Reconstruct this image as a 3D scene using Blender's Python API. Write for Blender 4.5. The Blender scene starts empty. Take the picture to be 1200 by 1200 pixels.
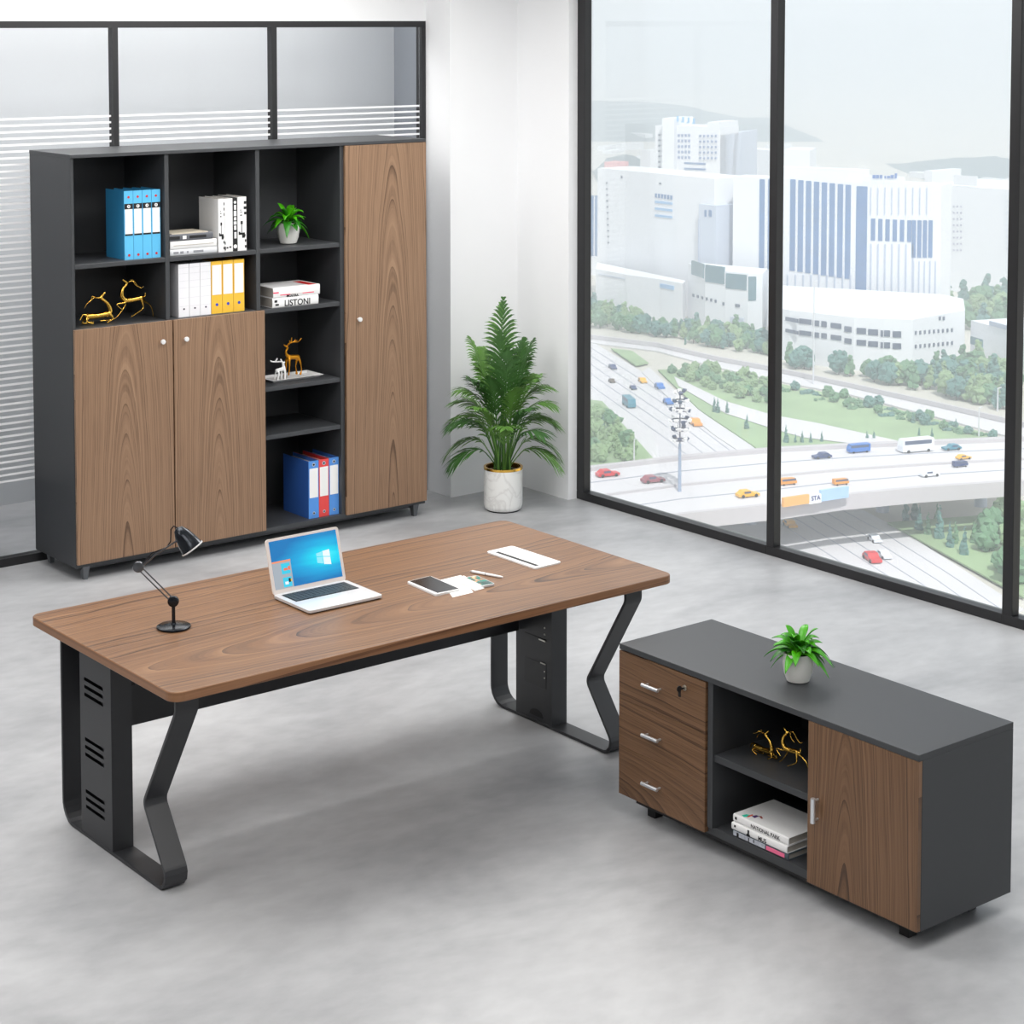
import bpy, bmesh, math, random
from mathutils import Vector, Matrix
random.seed(7)
S = bpy.context.scene
COL = S.collection
PI = math.pi

# ------------------------------------------------------------------ camera
CX, CY, CZ = -2.3667, -7.6920, 2.9067
YAW, PITCH, FPX, PYC = 0.669796, 0.0652507, 2293.8, 174.198
cam_d = bpy.data.cameras.new('camera'); cam = bpy.data.objects.new('camera', cam_d); COL.objects.link(cam)
cam_d.sensor_width = 36; cam_d.lens = FPX/1200*36
cam_d.shift_y = -(600-PYC)/1200
cam_d.clip_start = 0.05; cam_d.clip_end = 20000
cam.location = (CX, CY, CZ); cam.rotation_euler = (PI/2-PITCH, 0, -YAW)
S.camera = cam
_fw = Vector((math.sin(YAW), math.cos(YAW), 0)); _R = Vector((math.cos(YAW), -math.sin(YAW), 0))
_F = _fw*math.cos(PITCH)+Vector((0, 0, -math.sin(PITCH))); _U = _fw*math.sin(PITCH)+Vector((0, 0, math.cos(PITCH)))
EYE = Vector((CX, CY, CZ))
def ray(x, y): return _F+_R*((x-600)/FPX)-_U*((y-PYC)/FPX)
def at(x, y, z):
    d = ray(x, y); return EYE+d*((z-CZ)/d.z)

def onplane(x, y, A, B):
    """pixel ray meets the vertical plane through A and B: (u along A->B, z)"""
    e = Vector((B.x-A.x, B.y-A.y, 0)); L = e.length; e /= L; nrm = Vector((-e.y, e.x, 0))
    d = ray(x, y); t = (Vector((A.x, A.y, 0))-Vector((EYE.x, EYE.y, 0))).dot(nrm)/d.dot(nrm); p = EYE+d*t
    return (p-Vector((A.x, A.y, p.z))).dot(e), p.z

# ------------------------------------------------------------------ colour + materials
def lin(c):
    return tuple((v/255/12.92) if v/255 <= .04045 else ((v/255+.055)/1.055)**2.4 for v in c)+(1,)
MATS = {}
def mat(name, rgb, rough=.5, metal=0, noise=0, nscale=30, bump=0, spec=.5, emit=None, es=1):
    if name in MATS: return MATS[name]
    m = bpy.data.materials.new(name); m.use_nodes = True; nt = m.node_tree
    b = nt.nodes['Principled BSDF']
    b.inputs['Base Color'].default_value = lin(rgb)
    b.inputs['Roughness'].default_value = rough; b.inputs['Metallic'].default_value = metal
    b.inputs['Specular IOR Level'].default_value = spec
    tc = nt.nodes.new('ShaderNodeTexCoord')
    n = nt.nodes.new('ShaderNodeTexNoise'); n.inputs['Scale'].default_value = nscale; n.inputs['Detail'].default_value = 4
    nt.links.new(tc.outputs['Object'], n.inputs['Vector'])
    if noise:
        mx = nt.nodes.new('ShaderNodeMix'); mx.data_type = 'RGBA'
        mx.inputs['A'].default_value = tuple(v*(1-noise) for v in lin(rgb)[:3])+(1,)
        mx.inputs['B'].default_value = tuple(min(1, v*(1+noise)) for v in lin(rgb)[:3])+(1,)
        nt.links.new(n.outputs['Fac'], mx.inputs['Factor']); nt.links.new(mx.outputs['Result'], b.inputs['Base Color'])
    if bump:
        bp = nt.nodes.new('ShaderNodeBump'); bp.inputs['Strength'].default_value = bump; bp.inputs['Distance'].default_value = .002
        nt.links.new(n.outputs['Fac'], bp.inputs['Height']); nt.links.new(bp.outputs['Normal'], b.inputs['Normal'])
    if emit:
        b.inputs['Emission Color'].default_value = lin(emit); b.inputs['Emission Strength'].default_value = es
    MATS[name] = m; return m

def wood(name, along, across, u0, v0, s, freq, dark, mid, light, rough=.42, wob=.05):
    """walnut veneer: plain-sawn cone rings, seen as nested arches; along/across are axis letters"""
    m = bpy.data.materials.new(name); m.use_nodes = True; nt = m.node_tree; N = nt.nodes; Lk = nt.links.new
    b = N['Principled BSDF']; b.inputs['Roughness'].default_value = rough
    tc = N.new('ShaderNodeNewGeometry'); sp = N.new('ShaderNodeSeparateXYZ'); Lk(tc.outputs['Position'], sp.inputs[0])
    def M(op, a, b_=None, c=None):
        n = N.new('ShaderNodeMath'); n.operation = op
        for i, v in enumerate((a, b_, c)):
            if v is None: continue
            if isinstance(v, (int, float)): n.inputs[i].default_value = v
            else: Lk(v, n.inputs[i])
        return n.outputs[0]
    u = M('SUBTRACT', sp.outputs[across], u0); v = M('SUBTRACT', sp.outputs[along], v0)
    cmb = N.new('ShaderNodeCombineXYZ'); Lk(M('MULTIPLY', u, 5.0), cmb.inputs[0]); Lk(M('MULTIPLY', v, 1.1), cmb.inputs[1])
    nz = N.new('ShaderNodeTexNoise'); nz.inputs['Scale'].default_value = 1.2; nz.inputs['Detail'].default_value = 3; Lk(cmb.outputs[0], nz.inputs['Vector'])
    wv = M('MULTIPLY', M('SUBTRACT', nz.outputs['Fac'], .5), wob)
    uu = M('ADD', u, wv); sv = M('MULTIPLY', v, s)
    rho = M('SQRT', M('ADD', M('MULTIPLY', uu, uu), M('MULTIPLY', sv, sv)))
    rf = M('MULTIPLY', rho, freq)
    r1 = N.new('ShaderNodeTexNoise'); r1.noise_dimensions = '1D'; r1.inputs['Scale'].default_value = 1.0; r1.inputs['Detail'].default_value = 4; r1.inputs['Roughness'].default_value = .65
    Lk(rf, r1.inputs['W'])
    r2 = N.new('ShaderNodeTexNoise'); r2.noise_dimensions = '1D'; r2.inputs['Scale'].default_value = .35; r2.inputs['Detail'].default_value = 1
    Lk(rf, r2.inputs['W'])
    saw = M('FRACT', M('ADD', M('MULTIPLY', rf, .5), M('MULTIPLY', r2.outputs['Fac'], 2.2)))
    line = M('POWER', saw, 14.0)
    c2 = N.new('ShaderNodeCombineXYZ'); Lk(M('MULTIPLY', u, 260.0), c2.inputs[0]); Lk(M('MULTIPLY', v, 5.0), c2.inputs[1])
    fb = N.new('ShaderNodeTexNoise'); fb.inputs['Scale'].default_value = 1; fb.inputs['Detail'].default_value = 3; Lk(c2.outputs[0], fb.inputs['Vector'])
    t = M('ADD', M('ADD', M('MULTIPLY', r1.outputs['Fac'], .5), M('MULTIPLY', fb.outputs['Fac'], .26)), M('MULTIPLY', saw, -.10))
    t = M('ADD', M('MULTIPLY', nz.outputs['Fac'], .14), M('SUBTRACT', t, M('MULTIPLY', line, .18)))
    cr = N.new('ShaderNodeValToRGB'); e = cr.color_ramp.elements
    e[0].position = .20; e[0].color = lin(dark); e[1].position = .62; e[1].color = lin(light)
    k = cr.color_ramp.elements.new(.38); k.color = lin(mid)
    Lk(t, cr.inputs['Fac']); Lk(cr.outputs['Color'], b.inputs['Base Color'])
    bp = N.new('ShaderNodeBump'); bp.inputs['Strength'].default_value = .08; bp.inputs['Distance'].default_value = .001
    Lk(fb.outputs['Fac'], bp.inputs['Height']); Lk(bp.outputs['Normal'], b.inputs['Normal'])
    return m

def glass_mat(name, tint=(1, 1, 1), refl=.9):
    m = bpy.data.materials.new(name); m.use_nodes = True; nt = m.node_tree; N = nt.nodes
    N.remove(N['Principled BSDF']); out = N['Material Output']
    t = N.new('ShaderNodeBsdfTransparent'); t.inputs[0].default_value = tint+(1,)
    g = N.new('ShaderNodeBsdfGlossy'); g.inputs['Roughness'].default_value = .02
    fr = N.new('ShaderNodeFresnel'); fr.inputs['IOR'].default_value = 1.35
    mp = N.new('ShaderNodeMath'); mp.operation = 'MULTIPLY'; mp.inputs[1].default_value = refl
    nt.links.new(fr.outputs[0], mp.inputs[0])
    mx = N.new('ShaderNodeMixShader'); nt.links.new(mp.outputs[0], mx.inputs[0]); nt.links.new(t.outputs[0], mx.inputs[1]); nt.links.new(g.outputs[0], mx.inputs[2])
    nt.links.new(mx.outputs[0], out.inputs['Surface']); return m

# ------------------------------------------------------------------ mesh helpers
class MB:
    def __init__(s): s.v = []; s.f = []; s.mi = []; s.sm = []
    def add(s, vs, fs, mi=0, smooth=False):
        o = len(s.v); s.v += [Vector(p) for p in vs]
        for f in fs: s.f.append([o+i for i in f]); s.mi.append(mi); s.sm.append(smooth)
        return s
    def box(s, x0, x1, y0, y1, z0, z1, mi=0, M=None):
        vs = [Vector(p) for p in ((x0, y0, z0), (x1, y0, z0), (x1, y1, z0), (x0, y1, z0), (x0, y0, z1), (x1, y0, z1), (x1, y1, z1), (x0, y1, z1))]
        if M: vs = [M @ p for p in vs]
        return s.add(vs, [(0, 3, 2, 1), (4, 5, 6, 7), (0, 1, 5, 4), (1, 2, 6, 5), (2, 3, 7, 6), (3, 0, 4, 7)], mi)
    def lathe(s, prof, n=32, c=(0, 0, 0), mi=0, cap=True, M=None):
        vs = []; fs = []
        for r, z in prof:
            for i in range(n):
                a = 2*PI*i/n; vs.append(Vector((r*math.cos(a)+c[0], r*math.sin(a)+c[1], z+c[2])))
        if M: vs = [M @ p for p in vs]
        for k in range(len(prof)-1):
            for i in range(n):
                j = (i+1) % n; fs.append((k*n+i, k*n+j, (k+1)*n+j, (k+1)*n+i))
        if cap:
            fs.append(tuple(range(n))[::-1]); fs.append(tuple(range((len(prof)-1)*n, len(prof)*n)))
        return s.add(vs, fs, mi, True)
    def tube(s, pts, r, n=10, mi=0):
        pts = [Vector(p) for p in pts]; rs = r if isinstance(r, (list, tuple)) else [r]*len(pts)
        vs = []; fs = []; up = None
        for k, p in enumerate(pts):
            d = (pts[min(k+1, len(pts)-1)]-pts[max(k-1, 0)]).normalized()
            if up is None:
                up = Vector((0, 0, 1)) if abs(d.z) < .9 else Vector((1, 0, 0))
            a = d.cross(up).normalized(); b = a.cross(d).normalized(); up = b
            for i in range(n):
                t = 2*PI*i/n; vs.append(p+(a*math.cos(t)+b*math.sin(t))*rs[k])
        for k in range(len(pts)-1):
            for i in range(n):
                j = (i+1) % n; fs.append((k*n+i, k*n+j, (k+1)*n+j, (k+1)*n+i))
        fs.append(tuple(range(n))[::-1]); fs.append(tuple(range((len(pts)-1)*n, len(pts)*n)))
        return s.add(vs, fs, mi, True)
    def prism(s, poly, z0, z1, mi=0):
        n = len(poly); vs = [Vector((p[0], p[1], z0)) for p in poly]+[Vector((p[0], p[1], z1)) for p in poly]
        fs = [tuple(range(n))[::-1], tuple(range(n, 2*n))]+[(i, (i+1) % n, n+(i+1) % n, n+i) for i in range(n)]
        return s.add(vs, fs, mi)
    def build(s, name, mats, parent=None, loc=None, bevel=0, seg=2):
        me = bpy.data.meshes.new(name)
        L = Vector(loc) if loc is not None else Vector((0, 0, 0))
        me.from_pydata([p-L for p in s.v], [], s.f)
        for m in (mats if isinstance(mats, (list, tuple)) else [mats]): me.materials.append(m)
        for p, mi, sm in zip(me.polygons, s.mi, s.sm): p.material_index = mi; p.use_smooth = sm
        bm = bmesh.new(); bm.from_mesh(me); bmesh.ops.recalc_face_normals(bm, faces=bm.faces); bm.to_mesh(me); bm.free()
        o = bpy.data.objects.new(name, me); COL.objects.link(o)
        if parent is not None: o.parent = parent; o.location = L
        else: o.location = L
        if any(s.sm) and not all(s.sm) or any(s.sm):
            try: me.set_sharp_from_angle(angle=math.radians(40))
            except Exception: pass
        if bevel:
            md = o.modifiers.new('Bevel', 'BEVEL'); md.width = bevel; md.segments = seg; md.limit_method = 'ANGLE'; md.angle_limit = math.radians(50)
        return o
def tag(o, label, cat, group=None):
    o['label'] = label; o['category'] = cat
    if group: o['group'] = group
    return o
def thing(name, label, cat, loc=(0, 0, 0), rz=0, group=None):
    o = bpy.data.objects.new(name, None); COL.objects.link(o); o.location = loc; o.rotation_euler = (0, 0, rz)
    o.empty_display_size = .05
    return tag(o, label, cat, group)
def struct(o): o['kind'] = 'structure'; return o
def sroot(name, loc=(0, 0, 0)):
    o = bpy.data.objects.new(name, None); COL.objects.link(o); o.location = loc; return struct(o)
def dup(o, parent=None):
    c = o.copy(); COL.objects.link(c)
    if parent is not None: c.parent = parent
    for ch in list(o.children): dup(ch, c)
    return c
def relabel(c, label, group=None):
    c['label'] = label
    if group: c['group'] = group
    return c
def rbox(x0, x1, y0, y1, r, n=5, x1r=None):
    pts = []
    for cx, cy, a0 in ((x1-r, y1-r, 0), (x0+r, y1-r, PI/2), (x0+r, y0+r, PI), (x1-r, y0+r, 1.5*PI)):
        for i in range(n+1):
            a = a0+PI/2*i/n; pts.append((cx+r*math.cos(a), cy+r*math.sin(a)))
    return pts
def skinned(name, verts, edges, radii, m, parent=None, loc=(0, 0, 0), levels=2):
    me = bpy.data.meshes.new(name); me.from_pydata(verts, edges, [])
    o = bpy.data.objects.new(name, me); COL.objects.link(o)
    md = o.modifiers.new('s', 'SKIN'); md.use_smooth_shade = True
    for i, r in enumerate(radii):
        me.skin_vertices[0].data[i].radius = (r, r)
    me.skin_vertices[0].data[0].use_root = True
    sb = o.modifiers.new('b', 'SUBSURF'); sb.levels = levels; sb.render_levels = levels
    dg = bpy.context.evaluated_depsgraph_get(); dg.update()
    nm = bpy.data.meshes.new_from_object(o.evaluated_get(dg)); nm.name = name
    bpy.data.objects.remove(o)
    nm.materials.clear(); nm.materials.append(m)
    for p in nm.polygons: p.use_smooth = True
    o = bpy.data.objects.new(name, nm); COL.objects.link(o); o.location = loc
    if parent is not None: o.parent = parent
    return o
def text(name, s, size, m, parent, Mx, ext=.0006):
    """lettering as thin solid mesh; Mx places the text plane (x right, y up, z out)"""
    cu = bpy.data.curves.new(name, 'FONT'); cu.body = s; cu.size = size; cu.extrude = ext; cu.offset = size*.015
    cu.align_x = 'LEFT'
    o = bpy.data.objects.new(name, cu); COL.objects.link(o)
    dg = bpy.context.evaluated_depsgraph_get(); dg.update()
    nm = bpy.data.meshes.new_from_object(o.evaluated_get(dg)); bpy.data.objects.remove(o)
    nm.transform(Mx); nm.materials.clear(); nm.materials.append(m)
    o = bpy.data.objects.new(name, nm); COL.objects.link(o); o.parent = parent
    return o
def frame_m(origin, xdir, ydir):
    x = Vector(xdir).normalized(); y = Vector(ydir).normalized(); z = x.cross(y)
    m = Matrix((x, y, z)).transposed().to_4x4(); m.translation = Vector(origin); return m

# ------------------------------------------------------------------ materials
CHAR = mat('charcoal_laminate', (58, 60, 63), .48, noise=.04, nscale=200)
BLACKM = mat('black_powder_coat', (46, 47, 50), .42, noise=.05, nscale=300)
FRAMEM = mat('black_window_aluminium', (44, 44, 46), .38, metal=.3)
WHITEW = mat('white_wall_paint', (240, 241, 243), .7, noise=.015, nscale=3)
CHROME = mat('brushed_chrome', (225, 228, 232), .38, metal=.85)
GOLD = mat('polished_gold', (238, 190, 88), .16, metal=1)
WHITE = mat('white_satin_plastic', (238, 238, 238), .4)
PAPER = mat('white_paper', (240, 240, 238), .8)
INK = mat('black_ink', (20, 20, 22), .6)
GREY = mat('page_edges', (176, 170, 162), .9, noise=.2, nscale=400)
WD = dict(dark=(92, 68, 49), mid=(138, 108, 84), light=(160, 129, 102))
WOOD_A = wood('walnut_door_left', 'Z', 'X', 2.345, -.35, .075, 125, **WD)
WOOD_B = wood('walnut_door_right', 'Z', 'X', 2.90, -.7, .06, 125, **WD)
WOOD_C = wood('walnut_door_tall', 'Z', 'X', 4.045, -.3, .06, 125, **WD)
WOOD_T = wood('walnut_desktop', 'X', 'Y', -1.93, 5.4, .055, 105, dark=(64, 43, 28), mid=(122, 87, 59), light=(154, 116, 82), rough=.36, wob=.10)
WK = dict(dark=(68, 46, 31), mid=(108, 79, 55), light=(134, 101, 74))  # darker walnut for the sideboard, weaker light on it put into the colour
WOOD_D = wood('walnut_drawer', 'Y', 'Z', .05, -1.4, .14, 105, wob=.06, **WK)
WOOD_E = wood('walnut_cabinet_door', 'Z', 'Y', -3.53, -.4, .08, 125, **WK)

# floor: polished concrete
def floor_mat():
    m = bpy.data.materials.new('polished_concrete'); m.use_nodes = True; nt = m.node_tree; N = nt.nodes; Lk = nt.links.new
    b = N['Principled BSDF']
    tc = N.new('ShaderNodeTexCoord')
    n1 = N.new('ShaderNodeTexNoise'); n1.inputs['Scale'].default_value = .9; n1.inputs['Detail'].default_value = 7; n1.inputs['Roughness'].default_value = .55; n1.inputs['Distortion'].default_value = .6
    n2 = N.new('ShaderNodeTexNoise'); n2.inputs['Scale'].default_value = 9; n2.inputs['Detail'].default_value = 6
    mp = N.new('ShaderNodeMapping'); mp.inputs['Scale'].default_value = (1, 1.6, 1); mp.inputs['Rotation'].default_value = (0, 0, .6)
    Lk(tc.outputs['Object'], mp.inputs[0]); Lk(mp.outputs[0], n1.inputs['Vector']); Lk(mp.outputs[0], n2.inputs['Vector'])
    a = N.new('ShaderNodeMath'); a.operation = 'MULTIPLY_ADD'; a.inputs[1].default_value = .3
    Lk(n2.outputs['Fac'], a.inputs[0]); Lk(n1.outputs['Fac'], a.inputs[2])
    cr = N.new('ShaderNodeValToRGB'); cr.color_ramp.elements[0].position = .45; cr.color_ramp.elements[0].color = lin((150, 151, 154))
    cr.color_ramp.elements[1].position = .9; cr.color_ramp.elements[1].color = lin((192, 193, 195))
    Lk(a.outputs[0], cr.inputs[0]); Lk(cr.outputs[0], b.inputs['Base Color'])
    rr = N.new('ShaderNodeMapRange'); rr.inputs['To Min'].default_value = .34; rr.inputs['To Max'].default_value = .5
    Lk(n1.outputs['Fac'], rr.inputs['Value']); Lk(rr.outputs[0], b.inputs['Roughness'])
    bp = N.new('ShaderNodeBump'); bp.inputs['Strength'].default_value = .05; bp.inputs['Distance'].default_value = .01
    Lk(n2.outputs['Fac'], bp.inputs['Height']); Lk(bp.outputs[0], b.inputs['Normal'])
    return m
FLOORM = floor_mat()
GLASS = glass_mat('window_glass', (.985, .99, .99), .12)
PGLASS = glass_mat('partition_glass', (.97, .975, .98), .25)

# ------------------------------------------------------------------ room shell
CEIL = 3.45
WX = 5.25
XL, YF, YB, XR = -5.2, -9.6, 3.3, 5.33
struct(MB().prism([(XL, YF), (WX+.1, YF), (WX+.1, YB), (XL, YB)], -.2, 0).build('floor', FLOORM))
struct(MB().prism([(XL, YF), (WX+.1, YF), (WX+.1, YB), (XL, YB)], CEIL, CEIL+.2).build('ceiling', mat('ceiling_white', (238, 238, 238), .8)))
SIDEW = mat('bounce_cut_grey', (150, 148, 146), .8)  # grey of the unseen walls, picked to cut bounce light and deepen shadows
struct(MB().box(XL-.2, XL, YF-.2, YB, 0, CEIL).build('wall_left', SIDEW))
struct(MB().box(XL, WX+.1, YF-.2, YF, 0, CEIL).build('wall_front', SIDEW))
# column and stepped pier between partition and window
struct(MB().prism([(4.663, 1.786), (5.183, 1.786), (5.183, 1.293), (5.33, 1.293), (5.33, 2.13), (4.663, 2.13)], 0, CEIL).build('wall_back', WHITEW))
struct(MB().box(XL, 4.663, 2.03, 2.12, 2.905, CEIL).build('wall_header', WHITEW))
struct(MB().box(XL, XR, YB, YB+.2, 0, CEIL).build('wall_office', mat('office_wall_grey', (206, 209, 212), .7)))
struct(MB().box(5.31, 5.5, 2.13, YB+.2, 0, CEIL).build('wall_right', mat('office_side_grey', (150, 155, 162), .7)))
# dark skirting line at the alcove
sk = mat('skirting_shadow_grey', (150, 152, 156), .6)

# windows -----------------------------------------------------------
def window_unit(n, ya, yb, jamb_a, jamb_b):
    """pane between y=ya (far) and y=yb (near) on the glazed right wall"""
    r = sroot('window_%d' % n, (WX, (ya+yb)/2, 0))
    L = r.location
    f = MB(); d = .055
    if jamb_a: f.box(WX, WX+d, ya-jamb_a, ya, .05, CEIL)
    if jamb_b: f.box(WX, WX+d, yb, yb+jamb_b, .05, CEIL)
    f.box(WX, WX+d, yb, ya, 0, .05)
    f.box(WX, WX+d, yb, ya, CEIL-.05, CEIL)
    o = f.build('window_frame', FRAMEM, r, None, bevel=.003); 
    for v in o.data.vertices: v.co -= L
    s = MB().box(WX+.03, WX+d+.055, yb, ya, .0, .035).build('window_sill', mat('sill_grey_aluminium', (120, 124, 122), .4, metal=.3), r)
    for v in s.data.vertices: v.co -= L
    g = MB().box(WX+.026, WX+.034, yb+jamb_b, ya-jamb_a, .05, CEIL-.05).build('glass_pane', GLASS, r)
    for v in g.data.vertices: v.co -= L
window_unit(1, 1.293, -.308, .068, 0)
window_unit(2, -.308, -1.882, .055, 0)
window_unit(3, -1.882, -3.6, .06, .03)
window_unit(4, -3.6, -6.6, .03, .03)
window_unit(5, -6.6, YF, .03, .03)

# glass partition -----------------------------------------------------
PY = 2.055
pr_ = sroot('wall_partition', (2.0, PY, 0)); PL = Vector((2.0, PY, 0))
def pp(mb, name, m, **k):
    o = mb.build(name, m, pr_, **k)
    for v in o.data.vertices: v.co -= PL
    return o
posts = [-2.45, -1.45, -.45, .56, 1.565, 2.575, 3.585]
pp(MB().box(XL, 4.663, PY-.02, PY+.04, 2.868, 2.905), 'top_rail', FRAMEM)
pp(MB().box(XL, 4.663, PY-.02, PY+.04, 0, .045), 'bottom_rail', FRAMEM)
for x in posts: pp(MB().box(x-.017, x+.017, PY-.02, PY+.03, .045, 2.868), 'post', FRAMEM)
pp(MB().box(4.634, 4.663, PY-.02, PY+.04, .045, 2.868), 'post', FRAMEM)
STR = mat('white_frosted_film', (245, 246, 248), .6)
xs = posts+[4.65]
for a, b in zip(xs[:-1], xs[1:]):
    pp(MB().box(a+.017, b-.017, PY+.004, PY+.012, .045, 2.868), 'glass_pane', PGLASS)
    if a > .5:
        s = MB(); z = .455; k = 0
        while z < 2.42:
            s.box(a+.02, b-.02, PY+.001, PY+.0035, z-.0055, z+.0055); z += .0345
        pp(s, 'frosted_stripes', STR)

# added fill panels, unseen above the picture, put in to light the room
LM = mat('fill_diffuser', (255, 255, 255), .5, emit=(255, 252, 248), es=2.5)
def fill_panel(x, y, w, d, power, label):
    t = thing('fill_light', label, 'fill light', (x, y, CEIL-.03), group='added fill light panels')
    MB().box(-w/2-.03, w/2+.03, -d/2-.03, d/2+.03, .0, .03).build('frame', WHITE, t)
    MB().box(-w/2, w/2, -d/2, d/2, -.006, .0).build('diffuser', LM, t)
    ld = bpy.data.lights.new('fill_lamp', 'AREA'); ld.shape = 'RECTANGLE'; ld.size = w; ld.size_y = d; ld.energy = power; ld.color = (1, .985, .965)
    lo = bpy.data.objects.new('fill_lamp', ld); COL.objects.link(lo); lo.location = (0, 0, -.012); lo.parent = t
for (x, y, w, d, p_) in [(-1.2, -4.6, 2.4, 1.6, 36), (1.8, -4.9, 2.0, 1.6, 30), (.4, -.9, 2.2, 1.4, 50), (-2.6, -7.6, 2.0, 1.4, 14), (3.6, -.5, 1.8, 1.4, 66), (-2.8, -1.6, 2.0, 1.4, 30), (2.2, 1.25, 3.6, .35, 34)]:
    fill_panel(x, y, w, d, p_, 'added white fill light panel, unseen under the office ceiling')
fill_panel(2.9, 2.62, 4.0, .6, 26, 'added white fill light panel, unseen above the room behind the glass partition')

# ------------------------------------------------------------------ bookcase
FB = 1.531
bc = thing('bookcase', 'tall charcoal bookcase with walnut doors and open shelves against the glass partition', 'bookcase', (3.17, 1.78, 0))
BL = Vector((3.17, 1.78, 0))
def bp_(mb, name, m, parent=None, bevel=.0015):
    o = mb.build(name, m, parent or bc, bevel=bevel)
    for v in o.data.vertices: v.co -= BL
    return o
X0, X1, YBK = 2.057, 4.286, 2.017
FC = FB+.002
bp_(MB().box(X0, X0+.018, FC, YBK, .073, 2.205), 'side_panel', CHAR)
bp_(MB().box(X1-.018, X1, FC, YBK, .073, 2.205), 'side_panel', CHAR)
bp_(MB().box(X0-.002, X1+.002, FC-.016, YBK, 2.205, 2.2229), 'top_panel', CHAR)
bp_(MB().box(X0+.018, X1-.018, FC, YBK, .073, .098), 'bottom_panel', CHAR)
bp_(MB().box(X0+.018, X1-.018, 1.99, YBK-.004, .098, 2.205), 'back_panel', CHAR)
for x in (2.608, 3.164, 3.713): bp_(MB().box(x-.0125, x+.0125, FC, 1.99, .098, 2.205), 'divider', CHAR)
for a, b, zt, inset in ((2.075, 2.5955, 1.655, 0), (2.6205, 3.1515, 1.655, 0), (2.075, 2.5955, 1.322, 0), (2.6205, 3.1515, 1.322, 0),
                 (3.1765, 3.7005, 1.655, .006), (3.1765, 3.7005, 1.32, .006), (3.1765, 3.7005, .885, .006), (3.1765, 3.7005, .615, .006)):
    bp_(MB().box(a, b, FC+inset, 1.99, zt-.025, zt), 'shelf', CHAR, bevel=.003)
YD0, YD1 = FB-.018, FB
def knob(x, z, d):
    mb = MB(); Mx = frame_m((x, YD0, z), (1, 0, 0), (0, 0, 1))
    mb.lathe([(.006, 0), (.006, .012), (.0125, .014), (.0135, .02), (.0125, .025), (.009, .026)], 24, M=Mx)
    bp_(mb, 'knob', WHITE if False else mat('white_metal_knob', (232, 232, 232), .25, metal=.2), d, bevel=0)
EDGE = mat('orange_brown_edge_band', (150, 98, 60), .5)
for (a, b, z0, z1, wm, kx, lab) in ((2.059, 2.6225, .093, 1.319, WOOD_A, 2.556, None), (2.6305, 3.191, .093, 1.319, WOOD_B, 2.696, None), (3.7245, 4.2855, .093, 2.203, WOOD_C, 3.807, 'tall full-height walnut door')):
    d = bp_(MB().box(a, b, YD0, YD1, z0, z1), 'door', wm, bevel=.0012)
    if lab: d['label'] = lab
    knob(kx, 1.213, d)
bp_(MB().box(X0+.03, X1-.03, FC+.04, FC+.07, .05, .073), 'base_rail', CHAR)
LEGM = mat('grey_metal_foot', (105, 108, 112), .35, metal=.5)
for x in (X0+.045, X1-.075):
    for y in (FC+.012, YBK-.07):
        vs = []
        for z, g in ((0, .009), (.073, 0)):
            vs += [(x+g, y+g, z), (x+.04-g, y+g, z), (x+.04-g, y+.045-g, z), (x+g, y+.045-g, z)]
        bp_(MB().add(vs, [(0, 3, 2, 1), (4, 5, 6, 7), (0, 1, 5, 4), (1, 2, 6, 5), (2, 3, 7, 6), (3, 0, 4, 7)]), 'leg', LEGM)

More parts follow.
